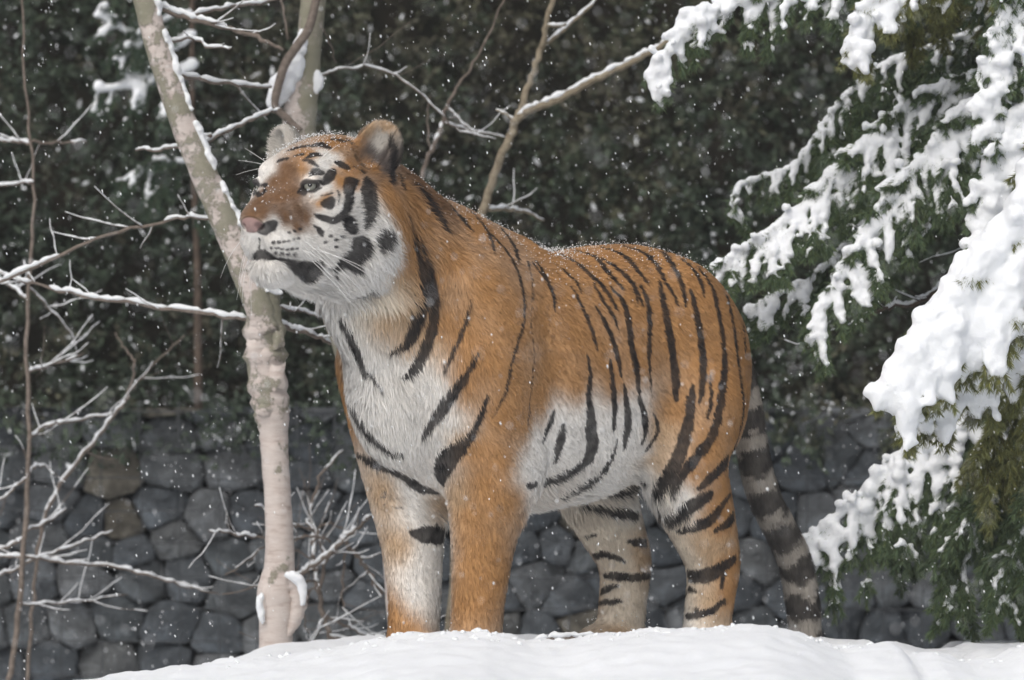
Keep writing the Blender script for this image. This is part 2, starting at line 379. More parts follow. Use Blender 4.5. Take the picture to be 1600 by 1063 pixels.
# flaps of peeling bark and the knot at the foot
def flap(cx, cy, w, h, Y, rng, bulge=.012):
    V, F = [], []; nx, ny = 6, 5; s = (CAM_D + Y) / CAM_D / PXM; c = np.array(at(cx, cy, Y))
    for i in range(nx):
        for j in range(ny):
            a = (i / (nx - 1) - .5); b = (j / (ny - 1) - .5)
            e = 1 + .25 * rng.uniform(-1, 1) * (abs(a) > .4 or abs(b) > .4)
            V.append(c + np.array([a * w * s * e, (a * a) * .05 - bulge * (1.2 - 2 * b * b) + rng.uniform(-.002, .002), b * h * s * e]))
    for i in range(nx - 1):
        for j in range(ny - 1): F.append((i * ny + j, (i + 1) * ny + j, (i + 1) * ny + j + 1, i * ny + j + 1))
    n = len(V); V2 = [v + np.array([0, .004, 0]) for v in V]
    return V + V2, F + [tuple(q + n for q in f[::-1]) for f in F]
for (x, y, w, h) in ((400, 548, 26, 34), (432, 590, 24, 40), (412, 640, 26, 20), (402, 498, 22, 26), (434, 530, 20, 30)):
    mesh_obj('bark_flap', *flap(x, y, w, h, YA - .045, rb_), m_birch, tA)
kn, _, _ = birch_trunk(tA, 'knot', [(444, 896, 14), (458, 908, 26), (466, 930, 27), (464, 958, 24), (455, 982, 16), (446, 996, 8)], YA - .02, rb_, n=12, jit=.16)
snow_clump(kn, [(448, 899, 6), (458, 899, 13), (468, 908, 15), (474, 926, 11), (472, 945, 5)], YA - .05, rb_)
k2, _, _ = birch_trunk(tA, 'knot', [(420, 915, 12), (412, 945, 18), (414, 975, 10)], YA - .03, rb_, n=10, jit=.15)
snow_clump(k2, [(408, 928, 4), (405, 945, 10), (407, 960, 9), (410, 972, 4)], YA - .045, rb_)
# snow along the stem's upper side and on the trunk's broken top
def side_snow(P, R, parent, rng, side=(1, -.30, .45)):
    d = np.array(side); d = d / np.linalg.norm(d); L = np.concatenate([[0], np.cumsum(np.linalg.norm(np.diff(P, axis=0), axis=1))]); C, RR = [], []
    for s in np.arange(L[0], L[-1], .006):
        a = .5 + .5 * math.sin(s * 23) * math.sin(s * 51 + 1) + rng.uniform(-.2, .2)
        if a < .22: continue
        p = np.array([np.interp(s, L, P[:, c]) for c in range(3)]); r = np.interp(s, L, R)
        C.append(p + d * (r * .93) + np.array([rng.uniform(-.003, .003), rng.uniform(-.012, .012), rng.uniform(-.003, .003)])); RR.append(.0055 + .006 * min(a, 1))
    V, Q = snow_from_balls(np.array(C), np.array(RR), .0045, .008, .002, 2); link_mesh('snow', np_mesh('snow', V, Q), m_snow, parent)
side_snow(PB[6:52], RB[6:52], st, rb_)
snow_clump(tr, [(388, 458, 8), (400, 452, 16), (420, 450, 16), (438, 458, 7)], YA - .03, rb_)
for pts, dy, tw in (([(243, 12, 13), (300, 30, 12), (360, 45, 11), (410, 62, 10), (442, 78, 7)], -.1, 2), ([(300, 25, 7), (360, 12, 7), (430, 0, 6), (470, -12, 5)], .2, 0), ([(282, 118, 9), (330, 127, 8), (380, 134, 7), (425, 136, 5)], .15, 1),
                ([(330, 212, 9), (290, 228, 7), (250, 234, 6), (212, 235, 4)], .2, 0), ([(318, 224, 8), (370, 198, 8), (410, 180, 7), (442, 170, 5)], .1, 0), ([(250, 70, 8), (300, 60, 6), (330, 75, 5), (362, 75, 3)], -.15, 1),
                ([(385, 500, 9), (300, 488, 9), (220, 476, 8), (110, 458, 8), (40, 440, 6), (-30, 415, 4)], .25, 5), ([(430, 508, 10), (460, 516, 10), (490, 524, 9), (516, 538, 7)], .2, 1), ([(438, 480, 6), (470, 486, 5), (505, 496, 3)], .3, 1),
                ([(350, 345, 6), (300, 340, 6), (240, 350, 7), (150, 372, 7), (75, 408, 8), (0, 442, 8), (-40, 460, 6)], .2, 4)):
    grow(tA, 'branch', pts, YA + .03, m_twig, rb_, dy, .004, .97, twigs=tw, snowk=1.15)
tB = empty('birch_tree', (0, 0, 0)); tag(tB, 'pale birch trunk rising straight up behind the tiger\'s ears', 'tree', 'birch trees')
YB = 1.25
trB, PC, RC = birch_trunk(tB, 'trunk', [(650, 1110, 34), (624, 990, 34), (612, 830, 36), (588, 680, 38), (540, 545, 40), (508, 440, 44), (484, 320, 46), (470, 225, 50), (468, 180, 54), (476, 130, 48), (482, 80, 40), (488, 20, 40), (494, -60, 40), (505, -250, 36), (520, -450, 28)], YB, rb_)
brB, PD, RD = birch_trunk(tB, 'branch', [(470, 205, 10), (448, 185, 11), (430, 165, 12), (436, 130, 14), (446, 100, 14), (462, 75, 14), (482, 45, 14), (494, 0, 13), (510, -80, 10)], YB - .09, rb_, mat=m_twig, n=8)
snow_clump(brB, [(424, 162, 12), (432, 150, 30), (444, 130, 42), (456, 108, 34), (466, 80, 24), (474, 50, 12)], YB - .03, rb_)
snow_clump(trB, [(489, 112, 8), (495, 125, 18), (494, 142, 10)], YB - .02, rb_)
for pts, dy, tw in (([(450, 62, 6), (440, 0, 5), (436, -40, 4)], 0, 0), ([(498, 30, 4), (512, 60, 4), (525, 98, 3)], .1, 0), ([(498, 118, 4), (540, 108, 4), (590, 106, 4), (640, 132, 4), (680, 172, 4), (720, 205, 3), (775, 218, 2)], .2, 3)):
    grow(tB, 'branch', pts, YB, m_twig, rb_, dy, .004, .5, twigs=tw)

# ---- saplings behind the tiger
rs_ = random.Random(33)
sp = empty('sapling', (0, 0, 0)); tag(sp, 'bare forked sapling behind the tiger\'s shoulders with snow on its long right branch', 'sapling', 'bare saplings')
grow(sp, 'stem', [(700, 1090, 26), (715, 800, 24), (730, 500, 22), (745, 370, 20), (757, 325, 19), (778, 262, 19), (800, 205, 19), (812, 178, 19), (822, 148, 15), (838, 100, 14), (850, 55, 13), (862, 5, 12), (880, -80, 11), (905, -220, 8)], 1.5, m_sapl, rs_, 0, .004, .35, n=8, snowk=.5)
grow(sp, 'branch', [(808, 185, 16), (835, 170, 16), (870, 156, 16), (920, 131, 15), (970, 105, 14), (1020, 80, 13), (1080, 45, 12), (1170, -10, 9)], 1.5, m_sapl, rs_, -.1, .004, 1.0, n=8, snowk=.75)
grow(sp, 'branch', [(847, 75, 8), (870, 55, 8), (895, 35, 8), (930, 2, 6), (960, -40, 4)], 1.5, m_sapl, rs_, .1, .003, .8)
grow(sp, 'branch', [(856, 40, 6), (870, 42, 6), (884, 38, 5)], 1.47, m_sapl, rs_, 0, .002, .8)
grow(sp, 'branch', [(806, 192, 6), (795, 182, 5), (775, 172, 4)], 1.5, m_sapl, rs_, 0, .003, .6)
grow(sp, 'branch', [(762, 328, 8), (790, 328, 8), (820, 332, 6), (850, 345, 4)], 1.5, m_sapl, rs_, .2, .003, .7, twigs=1)
sp2 = empty('sapling', (0, 0, 0)); tag(sp2, 'thin dark sapling rising just right of the tiger\'s near ear', 'sapling', 'bare saplings')
grow(sp2, 'stem', [(610, 1090, 14), (620, 700, 14), (640, 400, 12), (660, 280, 11), (675, 235, 10), (690, 195, 9), (700, 162, 8), (718, 132, 6), (740, 98, 5), (775, 30, 4), (800, -40, 3)], 1.7, m_twig, rs_, 0, .004, .55)
grow(sp2, 'branch', [(697, 165, 4), (720, 190, 4), (745, 212, 3)], 1.7, m_twig, rs_, 0, .003, .4)
grow(sp2, 'branch', [(696, 193, 4), (730, 203, 4), (790, 215, 2)], 1.7, m_twig, rs_, .1, .003, .8)
grow(sp2, 'branch', [(672, 240, 4), (668, 190, 3), (672, 150, 2)], 1.7, m_twig, rs_, .1, .003, .3)
# ---- thin saplings at the left
sl = empty('sapling', (0, 0, 0)); tag(sl, 'slender brown sapling at the left edge in front of the wall', 'sapling', 'bare saplings')
grow(sl, 'stem', [(5, 1120, 15), (16, 1050, 14), (30, 940, 13), (40, 820, 12), (45, 700, 11), (42, 560, 10), (47, 420, 9), (53, 310, 8), (46, 200, 7), (38, 100, 6), (34, 0, 5), (30, -90, 4)], 1.6, m_twig, rs_, 0, .004, .2, snowk=.3)
for pts, dy in (([(47, 222, 7), (90, 223, 6), (135, 222, 4)], .1), ([(47, 224, 7), (20, 222, 6), (-30, 221, 4)], .1), ([(52, 286, 6), (30, 287, 5), (-30, 291, 4)], .1), ([(43, 582, 6), (80, 570, 6), (132, 552, 4)], .1),
                ([(43, 690, 7), (60, 672, 6), (85, 661, 6), (130, 655, 5), (178, 646, 3)], .1), ([(42, 745, 7), (56, 728, 6), (78, 730, 3)], .1), ([(41, 830, 6), (66, 820, 6), (104, 795, 4)], .1), ([(41, 840, 7), (20, 852, 7), (-30, 872, 5)], .1),
                ([(40, 870, 7), (90, 877, 7), (153, 883, 6), (230, 898, 6), (281, 913, 5), (340, 927, 3)], .2), ([(40, 870, 6), (0, 871, 6), (-30, 872, 5)], 0), ([(40, 880, 6), (92, 861, 5), (135, 845, 4), (176, 830, 3)], .15), ([(39, 882, 6), (0, 899, 5), (-30, 912, 4)], .1),
                ([(35, 944, 4), (80, 943, 4), (133, 939, 3), (200, 929, 2)], .2), ([(42, 748, 6), (20, 765, 5), (-20, 795, 4)], .1), ([(44, 450, 5), (75, 480, 4), (110, 520, 3), (125, 560, 2)], .2), ([(45, 470, 6), (20, 450, 5), (-20, 430, 4)], .2)):
    grow(sl, 'branch', pts, 1.6, m_twig, rs_, dy, .004, .92, twigs=rs_.randint(1, 3), snowk=1.1)
sl2 = empty('sapling', (0, 0, 0)); tag(sl2, 'small forked bare sapling left of the birch trunk, leaning right', 'sapling', 'bare saplings')
grow(sl2, 'stem', [(40, 1120, 9), (50, 960, 9), (60, 860, 9), (72, 800, 9), (102, 745, 9), (153, 683, 8), (185, 640, 8), (199, 620, 7), (207, 590, 6), (211, 562, 5)], 1.9, m_twig, rs_, 0, .004, .75, snowk=.9)
grow(sl2, 'branch', [(200, 615, 5), (222, 590, 5), (250, 560, 4), (288, 524, 3)], 1.9, m_twig, rs_, .1, .003, .7, twigs=2)
grow(sl2, 'branch', [(210, 565, 4), (195, 545, 4), (180, 520, 3)], 1.9, m_twig, rs_, .1, .003, .5)
grow(sl2, 'branch', [(135, 705, 5), (155, 715, 4), (180, 718, 3)], 1.9, m_twig, rs_, .1, .003, .8)
# ---- tangled bare bush between the birch and the forelegs
bu = empty('bare_bush', (0, 0, 0)); tag(bu, 'tangled bare bush with snowy twigs beside the birch foot', 'bush')
def z7(l): return [(x / 1.958, 520 + y / 1.958, w) for x, y, w in l]
for pts, dy, cv_ in (([(1025, 1000, 14), (1010, 940, 13), (985, 860, 12), (965, 760, 11), (955, 680, 10), (960, 610, 8), (945, 575, 7), (962, 505, 6), (985, 430, 6), (1050, 362, 4)], .2, .5), ([(975, 800, 9), (1000, 700, 9), (1045, 640, 9), (1060, 625, 9), (1100, 600, 8), (1135, 560, 6)], -.1, .95),
                     ([(880, 765, 6), (920, 740, 9), (970, 705, 10), (1020, 665, 10), (1060, 628, 8)], -.1, .98), ([(1055, 635, 8), (1080, 670, 9), (1115, 715, 9), (1170, 800, 8)], 0, .9), ([(1062, 640, 6), (1055, 700, 6), (1048, 780, 5), (1052, 850, 3)], 0, .9),
                     ([(960, 605, 6), (900, 590, 5), (850, 560, 4), (780, 530, 3)], -.3, .5), ([(1010, 640, 6), (940, 625, 6), (880, 640, 5), (810, 630, 5), (720, 616, 5), (640, 606, 3)], -.35, .85), ([(960, 690, 5), (880, 660, 4), (820, 655, 4), (760, 700, 3), (690, 740, 3)], -.35, .3),
                     ([(965, 760, 6), (890, 760, 5), (800, 772, 4), (680, 800, 3)], -.35, .4), ([(985, 860, 7), (1040, 890, 6), (1100, 915, 5), (1170, 930, 4)], .1, .7), ([(990, 880, 7), (950, 950, 7), (900, 975, 6), (830, 950, 4)], -.3, .6), ([(1010, 930, 8), (1060, 945, 9), (1120, 945, 8), (1180, 930, 6)], 0, 1.0),
                     ([(955, 650, 6), (975, 600, 6), (1010, 585, 5), (1050, 600, 4)], .1, .8), ([(1000, 700, 5), (980, 640, 5), (950, 590, 5), (935, 575, 4)], .1, .95), ([(970, 770, 5), (940, 820, 5), (930, 880, 4), (950, 940, 3)], .1, .4)):
    grow(bu, 'branch', z7(pts), 1.55, m_twig, rs_, dy, .006, cv_, twigs=3, snowk=1.1)
print('trees time', _t.time() - _t0)

# ---- a broken stick lying on the snow by the hind paw
fs = empty('fallen_stick', (0, 0, 0)); tag(fs, 'short snow dusted stick lying on the snow between the tiger\'s front and hind paws', 'stick')
grow(fs, 'wood', [(832, 1006, 10), (852, 1002, 16), (880, 1000, 18), (905, 999, 15), (930, 994, 8)], -.50, m_twig, random.Random(5), .1, .003, .8, n=8, snowk=.7)
# ---- crumbs of snow kicked up along the bank
rk = np.random.RandomState(6); nk = 700
kx = np.where(rk.rand(nk) < .55, rk.choice([-.22, -.08, .28, .48, .75], nk) + rk.normal(0, .11, nk), rk.uniform(-.8, 1.3, nk)); ky = YC + rk.normal(.02, .13, nk); kr = rk.gamma(2, .0022, nk).clip(.002, .009)
V_, Q_ = snow_from_balls(np.stack([kx, ky, ground_z(kx, ky) - kr * .15], 1), kr, .0038, .006, .0016, 2, 300)
tag(link_mesh('snow_crumbs', np_mesh('snow_crumbs', V_, Q_), m_snow), 'small crumbs of loose snow on the bank by the paws', 'snow crumbs', kind='stuff')
# ================================================================== SPRUCE laden with snow
import openvdb
rsp = np.random.RandomState(8)
def needle_mat(name, c1, c2):
    m, N, L, b = new_mat(name, .55, .3); a = N.new('ShaderNodeAttribute'); a.attribute_name = 'tint'
    L.new(a.outputs['Color'], b.inputs['Base Color']); return m
m_needle = needle_mat('spruce_needle', None, None)
def needles(lines, per_m, ln, tint, rs, down=.35):
    P, D, TC = [], [], []
    for L in lines:
        seg = np.diff(L, axis=0); sl = np.linalg.norm(seg, axis=1); n = max(6, int(sl.sum() * per_m)); cum = np.concatenate([[0], np.cumsum(sl)])
        s = rs.uniform(0, cum[-1], n); k = np.clip(np.searchsorted(cum, s) - 1, 0, len(seg) - 1); f = ((s - cum[k]) / (sl[k] + 1e-9))[:, None]
        p = L[k] + seg[k] * f; t = seg[k] / (sl[k][:, None] + 1e-9)
        r = rs.normal(size=(n, 3)); r -= (r * t).sum(1)[:, None] * t; r /= np.linalg.norm(r, axis=1)[:, None]
        d = t * .75 + r * .8 + np.array([0, 0, -down]); P.append(p); D.append(d / np.linalg.norm(d, axis=1)[:, None]); TC.append(np.full(n, rs.uniform(.75, 1.25)))
    P, D, TC = np.concatenate(P), np.concatenate(D), np.concatenate(TC); n = len(P)
    W = np.cross(D, rs.normal(size=(n, 3))); W /= np.linalg.norm(W, axis=1)[:, None]
    l = rs.uniform(.7, 1.2, n)[:, None] * ln
    V = np.stack([P - W * .0012, P + W * .0012, P + D * l], 1).reshape(-1, 3)
    me = np_mesh('needles', V, np.arange(n * 3).reshape(-1, 3))
    c = np.array(tint)[None] * (TC * rs.uniform(.7, 1.35, n))[:, None] * np.where(rs.rand(n, 1) < .3, [[1.25, 1.12, .8]], [[1, 1, 1]])
    a = me.attributes.new('tint', 'FLOAT_COLOR', 'POINT'); a.data.foreach_set('color', np.repeat(np.c_[c, np.ones(n)], 3, axis=0).astype(np.float32).ravel())
    return me
TRX, TRY = 2.35, .55
spruce = empty('spruce_tree', (TRX, TRY, -.3)); tag(spruce, 'snow laden green spruce with drooping branches at the right edge', 'tree')
SO = np.array([TRX, TRY, -.3])
mesh_obj('trunk', *tube([np.array([.02 * math.sin(z * 2), .02 * math.cos(z * 3), z]) for z in np.linspace(0, 5.5, 14)], list(np.linspace(.17, .05, 14)), 12, .06, random.Random(2)), m_bark, spruce)
TINT = (.080, .120, .066)
def spruce_branch(axis, Y, dy, side_len, snow=1.0, seed=0, tint=TINT, lower=1.0, upper=.7, w0=9, sr=.017, dens=1.0, per_m=2600, wide=0, hang=.35, ln=.021, tw_step=.030, tree=None, SO=SO):
    """axis: traced run root -> tip; side twigs spread as a flat drooping spray"""
    rs = np.random.RandomState(seed + 100)
    A, R = line3([(x, y, w0 * (1 - .75 * i / (len(axis) - 1))) for i, (x, y) in enumerate(axis)], Y, dy, 8)
    seg = np.linalg.norm(np.diff(A, axis=0), axis=1); cum = np.concatenate([[0], np.cumsum(seg)]); T = cum[-1]
    lines = [A]; wood = [tube(A, R, 7)]; minor = []
    n = int(T / tw_step)
    for i in range(n):
        s = T * (i + rs.uniform(0, .9)) / n; f = s / T
        p = np.array([np.interp(s, cum, A[:, c]) for c in range(3)]); q = np.array([np.interp(min(s + .02, T), cum, A[:, c]) for c in range(3)]); q0 = np.array([np.interp(max(s - .02, 0), cum, A[:, c]) for c in range(3)])
        t = q - q0; t /= np.linalg.norm(t) + 1e-9
        perp = np.array([-t[2], 0, t[0]]); perp /= np.linalg.norm(perp) + 1e-9
        if perp[2] > 0: perp = -perp                      # points to the lower side of the branch
        for sgn, k in ((1, lower), (-1, upper)):
            if k <= 0 or rs.rand() < .12: continue
            l = side_len * k * (1 - .72 * f) * (.35 + .65 * min(1, f * 5 + .3)) * rs.uniform(.65, 1.2)
            d = t * rs.uniform(.6, 1.0) + perp * sgn * rs.uniform(.5, .95) + np.array([0, rs.uniform(-.65, .25), 0]); d /= np.linalg.norm(d)
            K = 7; u = np.linspace(0, 1, K)[:, None]
            L = p + d * l * u + np.array([0, 0, -hang]) * l * u * u + rs.normal(0, .003, (K, 3)) * u
            lines.append(L); wood.append(tube(L, list(np.linspace(.003, .0012, K)), 4))
            for j in range(1, K - 1):                     # second order twigs
                if l < .05: break
                for sg in (1, -1):
                    d2 = (L[j + 1] - L[j]); d2 /= np.linalg.norm(d2); o = np.cross(d2, np.array([.1, -.85, .5])) * sg
                    d2 = d2 * .8 + o * .65; d2 /= np.linalg.norm(d2); l2 = l * .36 * (1 - .5 * j / K) * rs.uniform(.6, 1.25)
                    u2 = np.linspace(0, 1, 4)[:, None]; L2 = L[j] + d2 * l2 * u2 + np.array([0, 0, -.4]) * l2 * u2 * u2
                    lines.append(L2); minor.append(len(lines) - 1)
    b = mesh_obj('branch', *merge([([v - Vector(SO) for v in V], F) for V, F in wood]), m_bark, tree or spruce)
    nm = needles([L - SO for L in lines], per_m, ln, tint, rs); tag(link_mesh('needles', nm, m_needle, b, smooth=False), kind='stuff')
    if snow > 0:
        C, RR = [], []; mset = set(minor); lift = np.array([0, -.25, .85])
        for li, L in enumerate(lines):
            major = li == 0; mn = li in mset
            if mn and rs.rand() > .80 * dens: continue
            if not major and not mn and rs.rand() > dens: continue
            s = np.linalg.norm(np.diff(L, axis=0), axis=1); cu = np.concatenate([[0], np.cumsum(s)]); m = max(3, int(cu[-1] / .008)); S = np.linspace(0, cu[-1], m)
            Q = np.stack([np.interp(S, cu, L[:, c]) for c in range(3)], 1)
            r0 = sr * snow * (.80 if wide > .4 else .78) * (1.15 if major else (.62 if mn else 1.0)); f = np.linspace(0, 1, m)
            r = r0 * (1 - .35 * f) * rs.uniform(.9, 1.1, m) * (.9 + .14 * np.sin(np.arange(m) * .3 + rs.uniform(0, 6)))
            if not major:
                cut = rs.uniform(.65, 1.05); r = r * np.sqrt(np.clip((cut - f) / .35, 0, 1)) * np.clip(.55 + f * 3, 0, 1)
            ok = r > .0035
            C.append((Q + lift * (r[:, None] * .6) + rs.normal(0, .003, Q.shape))[ok]); RR.append(r[ok])
            if wide and not mn:                            # deep pillows on the heaviest branches
                e = rs.rand(m) < wide; C.append((Q + lift * .022 + rs.normal(0, .012, Q.shape))[e & ok]); RR.append((r * 1.35)[e & ok])
        C, RR = np.concatenate(C), np.concatenate(RR)
        V, Q = snow_from_balls(C, RR, .0060 if wide > .4 else .0048, .014 if wide > .4 else .008, .0042 if wide > .4 else .0024, 9 if wide > .4 else 4, 75 if wide > .4 else 130)
        sm = np_mesh('snow', V - SO, Q); tag(link_mesh('snow', sm, m_snow, b), kind='stuff')
    return b
WARM = (.135, .150, .062)
# heavy branch at the right edge, nearest
spruce_branch([(1760, 60), (1690, 200), (1620, 330), (1530, 440), (1455, 530), (1402, 615)], -.15, -.15, .36, 1.55, 1, WARM, .95, .55, 12, .020, 1.0, 2400, .65, .42)
spruce_branch([(1760, 160), (1700, 330), (1640, 450), (1570, 540), (1500, 590), (1420, 632)], .0, -.15, .30, 1.45, 2, WARM, .95, .55, 12, .020, 1.0, 2600, .6, .5)
# middle sprays over the tiger's rump
spruce_branch([(1800, -20), (1700, 60), (1560, 118), (1440, 160), (1350, 235), (1260, 325), (1180, 385), (1112, 424)], .75, -.1, .27, .95, 3, TINT, 1.0, .55, 10, .0165, .9, 2600, .05, .45)
spruce_branch([(1800, 20), (1700, 90), (1560, 150), (1470, 225), (1400, 310), (1340, 400), (1300, 465), (1266, 535)], .65, -.1, .25, 1.0, 4, TINT, 1.0, .6, 10, .017, .92, 2600, .06, .45)
spruce_branch([(1700, 0), (1500, 60), (1380, 105), (1310, 165), (1245, 255), (1185, 280), (1150, 295), (1145, 345)], .95, -.05, .17, .8, 5, TINT, 1.0, .25, 8, .015, .8, 2300, 0, .6)
spruce_branch([(1700, 60), (1560, 140), (1420, 270), (1290, 420), (1200, 470), (1165, 490)], .85, -.05, .22, .85, 15, TINT, 1.0, .5, 8, .016, .8, 2600, 0, .5)
# low branch and the shaded ones under the heavy branch
spruce_branch([(1760, 430), (1620, 540), (1500, 640), (1430, 690), (1350, 770), (1290, 825), (1242, 868)], .55, .1, .27, 1.0, 6, TINT, 1.25, .2, 10, .0185, .9, 2800, .25, .75)
spruce_branch([(1800, 520), (1680, 620), (1580, 720), (1530, 820), (1500, 900), (1485, 960)], .45, .1, .28, .75, 7, TINT, 1.0, .9, 10, .016, .45, 2800, 0, .7)
spruce_branch([(1800, 560), (1700, 680), (1640, 790), (1590, 880), (1565, 960)], .35, .1, .27, .75, 8, TINT, 1.0, .9, 10, .016, .5, 2800, 0, .7)
spruce_branch([(1760, 480), (1640, 580), (1540, 650), (1460, 730), (1410, 800), (1385, 850)], .8, .1, .26, .7, 9, TINT, 1.1, .7, 9, .016, .4, 2600, 0, .8)
spruce_branch([(1800, 480), (1680, 540), (1600, 620), (1550, 690), (1520, 740)], .3, .1, .26, .6, 17, WARM, 1.1, .7, 9, .015, .35, 2800, 0, .9)
spruce_branch([(1860, 700), (1720, 780), (1660, 880), (1630, 980)], .4, .1, .25, .75, 18, TINT, 1.0, .9, 9, .016, .5, 2600, 0, .7)
# top right
spruce_branch([(1700, -160), (1560, -110), (1450, -60), (1390, -10), (1350, 50), (1328, 100)], .45, -.05, .20, 1.25, 10, WARM, .9, .8, 8, .018, 1.0, 2500, .3, .5)
spruce_branch([(1720, -120), (1500, -110), (1330, -60), (1220, -20), (1120, 15), (1060, 65), (1012, 128)], .6, -.05, .20, 1.15, 11, TINT, 1.0, .5, 8, .0175, .9, 2500, .2, .7)
spruce_branch([(1720, -150), (1640, -60), (1595, 10), (1572, 80), (1550, 150), (1540, 220)], .30, -.05, .18, 1.1, 12, TINT, .9, .9, 8, .017, .85, 2600, .15, .6)
spruce_branch([(1760, 0), (1660, 100), (1610, 180), (1570, 260), (1545, 330), (1530, 390)], .30, -.05, .22, 1.2, 13, TINT, .8, .8, 9, .018, 1.0, 2500, .3, .4)
spruce_branch([(1740, -40), (1600, -60), (1500, -30), (1440, 20), (1410, 60)], .8, 0, .20, .7, 14, WARM, 1.0, .8, 7, .015, .5, 2500, 0, .7)
# a small evergreen far back, at the upper left
FO = np.array(at(310, 620, 2.75)); fir = empty('fir_sapling', FO); tag(fir, 'small snowy evergreen far back behind the birch\'s leaning stem', 'tree')
_P, _R = line3([(310, 640, 14), (308, 400, 12), (300, 200, 10), (300, 0, 8), (300, -150, 5)], 2.75); mesh_obj('trunk', *tube(_P - FO, _R, 7), m_bark, fir)
for i, ax in enumerate(([(300, 60), (265, 78), (222, 72), (185, 42), (158, 18)], [(300, 105), (255, 128), (205, 135), (150, 142)], [(300, 20), (260, 30), (215, 60), (180, 95)], [(300, 250), (240, 262), (180, 285)], [(302, 330), (350, 330), (400, 350)], [(300, -40), (240, -20), (190, 0)])):
    spruce_branch(ax, 2.75, -.1, .16, 1.25 if i < 2 else .8, 40 + i, (.05, .08, .055), 1.0, .9, 7, .016, .8 if i < 2 else .4, 1500, 0, .5, ln=.02, tw_step=.045, tree=fir, SO=FO)
# bare forked bough under the sprays
bb, _, _ = grow(spruce, 'branch', [(1700, 250, 16), (1600, 330, 15), (1530, 378, 14), (1490, 430, 13), (1445, 468, 11), (1400, 478, 8), (1360, 492, 7), (1300, 505, 5), (1262, 545, 4)], .9, m_bark, random.Random(3), 0, .006, .8, off=SO, twigs=6, snowk=1.0)
print('spruce time', _t.time() - _t0)
# ================================================================== TIGER
# local frame: x forward, y to the tiger's left, z up
TIGER_ANG = math.radians(225); TIGER_LOC = Vector((0.10, 0.0, 0.0))
HEAD_O = np.array([0.737, 0.0, 1.27]); HEAD_YAW = math.radians(9)
hc, hs = math.cos(HEAD_YAW), math.sin(HEAD_YAW)
HEAD_R = np.array([[hc, -hs, 0], [hs, hc, 0], [0, 0, 1.0]])   # head coords -> tiger coords
def H(u, v, w): return HEAD_R @ np.array([u, v, w], float) + HEAD_O

PRIMS = []      # (op, kind, params, k, bbox_lo, bbox_hi)
def ell(c, r, k=0.04, rot=None, op='u', head=False):
    c = H(*c) if head else np.array(c, float)
    R = np.eye(3) if rot is None else rot
    if head: R = HEAD_R @ R
    m = max(r)
    PRIMS.append((op, 'ell', (c, np.array(r, float), R), k, c - m, c + m))
def cone(a, b, ra, rb, k=0.04, ys=1.0, op='u', head=False):
    a = H(*a) if head else np.array(a, float); b = H(*b) if head else np.array(b, float)
    m = max(ra, rb) * max(1, 1 / ys)
    PRIMS.append((op, 'cone', (a, b, ra, rb, ys), k, np.minimum(a, b) - m, np.maximum(a, b) + m))
def catmull(P, n=6):
    P = np.array(P, float); Q = np.vstack([2 * P[0] - P[1], P, 2 * P[-1] - P[-2]]); out = []
    for i in range(len(P) - 1):
        p0, p1, p2, p3 = Q[i:i + 4]
        for t in np.arange(n) / n:
            out.append(.5 * (2 * p1 + (p2 - p0) * t + (2 * p0 - 5 * p1 + 4 * p2 - p3) * t * t + (3 * p1 - p0 - 3 * p2 + p3) * t ** 3))
    return np.array(out + [P[-1]])
def chain(pts, k=0.03, ys=1.0, head=False, n=3):
    A = np.array([(*(H(*p) if head else p), r) for p, r in pts])
    A = catmull(A, n); m = A[:, 3].max() * max(1, 1 / ys)
    PRIMS.append(('u', 'chain', (A, ys), k, A[:, :3].min(0) - m, A[:, :3].max(0) + m))
def loft(rows, k=0.04):
    A = catmull(rows, 8)          # x, top, bottom, half width
    PRIMS.append(('u', 'loft', A, k, np.array([A[:, 0].min(), -A[:, 3].max(), A[:, 2].min()]), np.array([A[:, 0].max(), A[:, 3].max(), A[:, 1].max()])))
def rot_axis(axis, deg):
    return np.array(Matrix.Rotation(math.radians(deg), 3, axis))

def prim_dist(kind, p, P):
    if kind == 'ell':
        c, r, R = p
        q = (P - c) @ R
        k0 = np.sqrt(((q / r) ** 2).sum(-1)); k1 = np.sqrt(((q / (r * r)) ** 2).sum(-1)) + 1e-9
        return k0 * (k0 - 1.0) / k1
    if kind == 'loft':
        x = P[..., 0]; top = np.interp(x, p[:, 0], p[:, 1]); bot = np.interp(x, p[:, 0], p[:, 2]); hy = np.interp(x, p[:, 0], p[:, 3])
        hz = (top - bot) / 2
        q = (np.abs(P[..., 1] / hy) ** 2.2 + np.abs((P[..., 2] - bot - hz) / hz) ** 2.2) ** (1 / 2.2)
        return np.maximum((q - 1) * np.minimum(hy, hz), np.maximum(p[0, 0] - x, x - p[-1, 0]))
    if kind == 'chain':
        A, ys = p; D = None
        for a, b in zip(A[:-1], A[1:]):
            d = prim_dist('cone', (a[:3], b[:3], a[3], b[3], ys), P)
            D = d if D is None else np.minimum(D, d)
        return D
    a, b, ra, rb, ys = p
    S = np.array([1, ys, 1.0])
    d = (b - a) * S; q = (P - a) * S
    t = np.clip((q @ d) / (d @ d + 1e-12), 0, 1)
    return np.sqrt(((q - t[..., None] * d) ** 2).sum(-1)) - (ra + (rb - ra) * t)
def combine(D, d, k, op):
    if op == 's': # smooth subtraction
        h = np.clip(0.5 - 0.5 * (D + d) / k, 0, 1)
        return D * (1 - h) + (-d) * h + k * h * (1 - h)
    h = np.clip(0.5 + 0.5 * (D - d) / k, 0, 1)
    return D * (1 - h) + d * h - k * h * (1 - h)
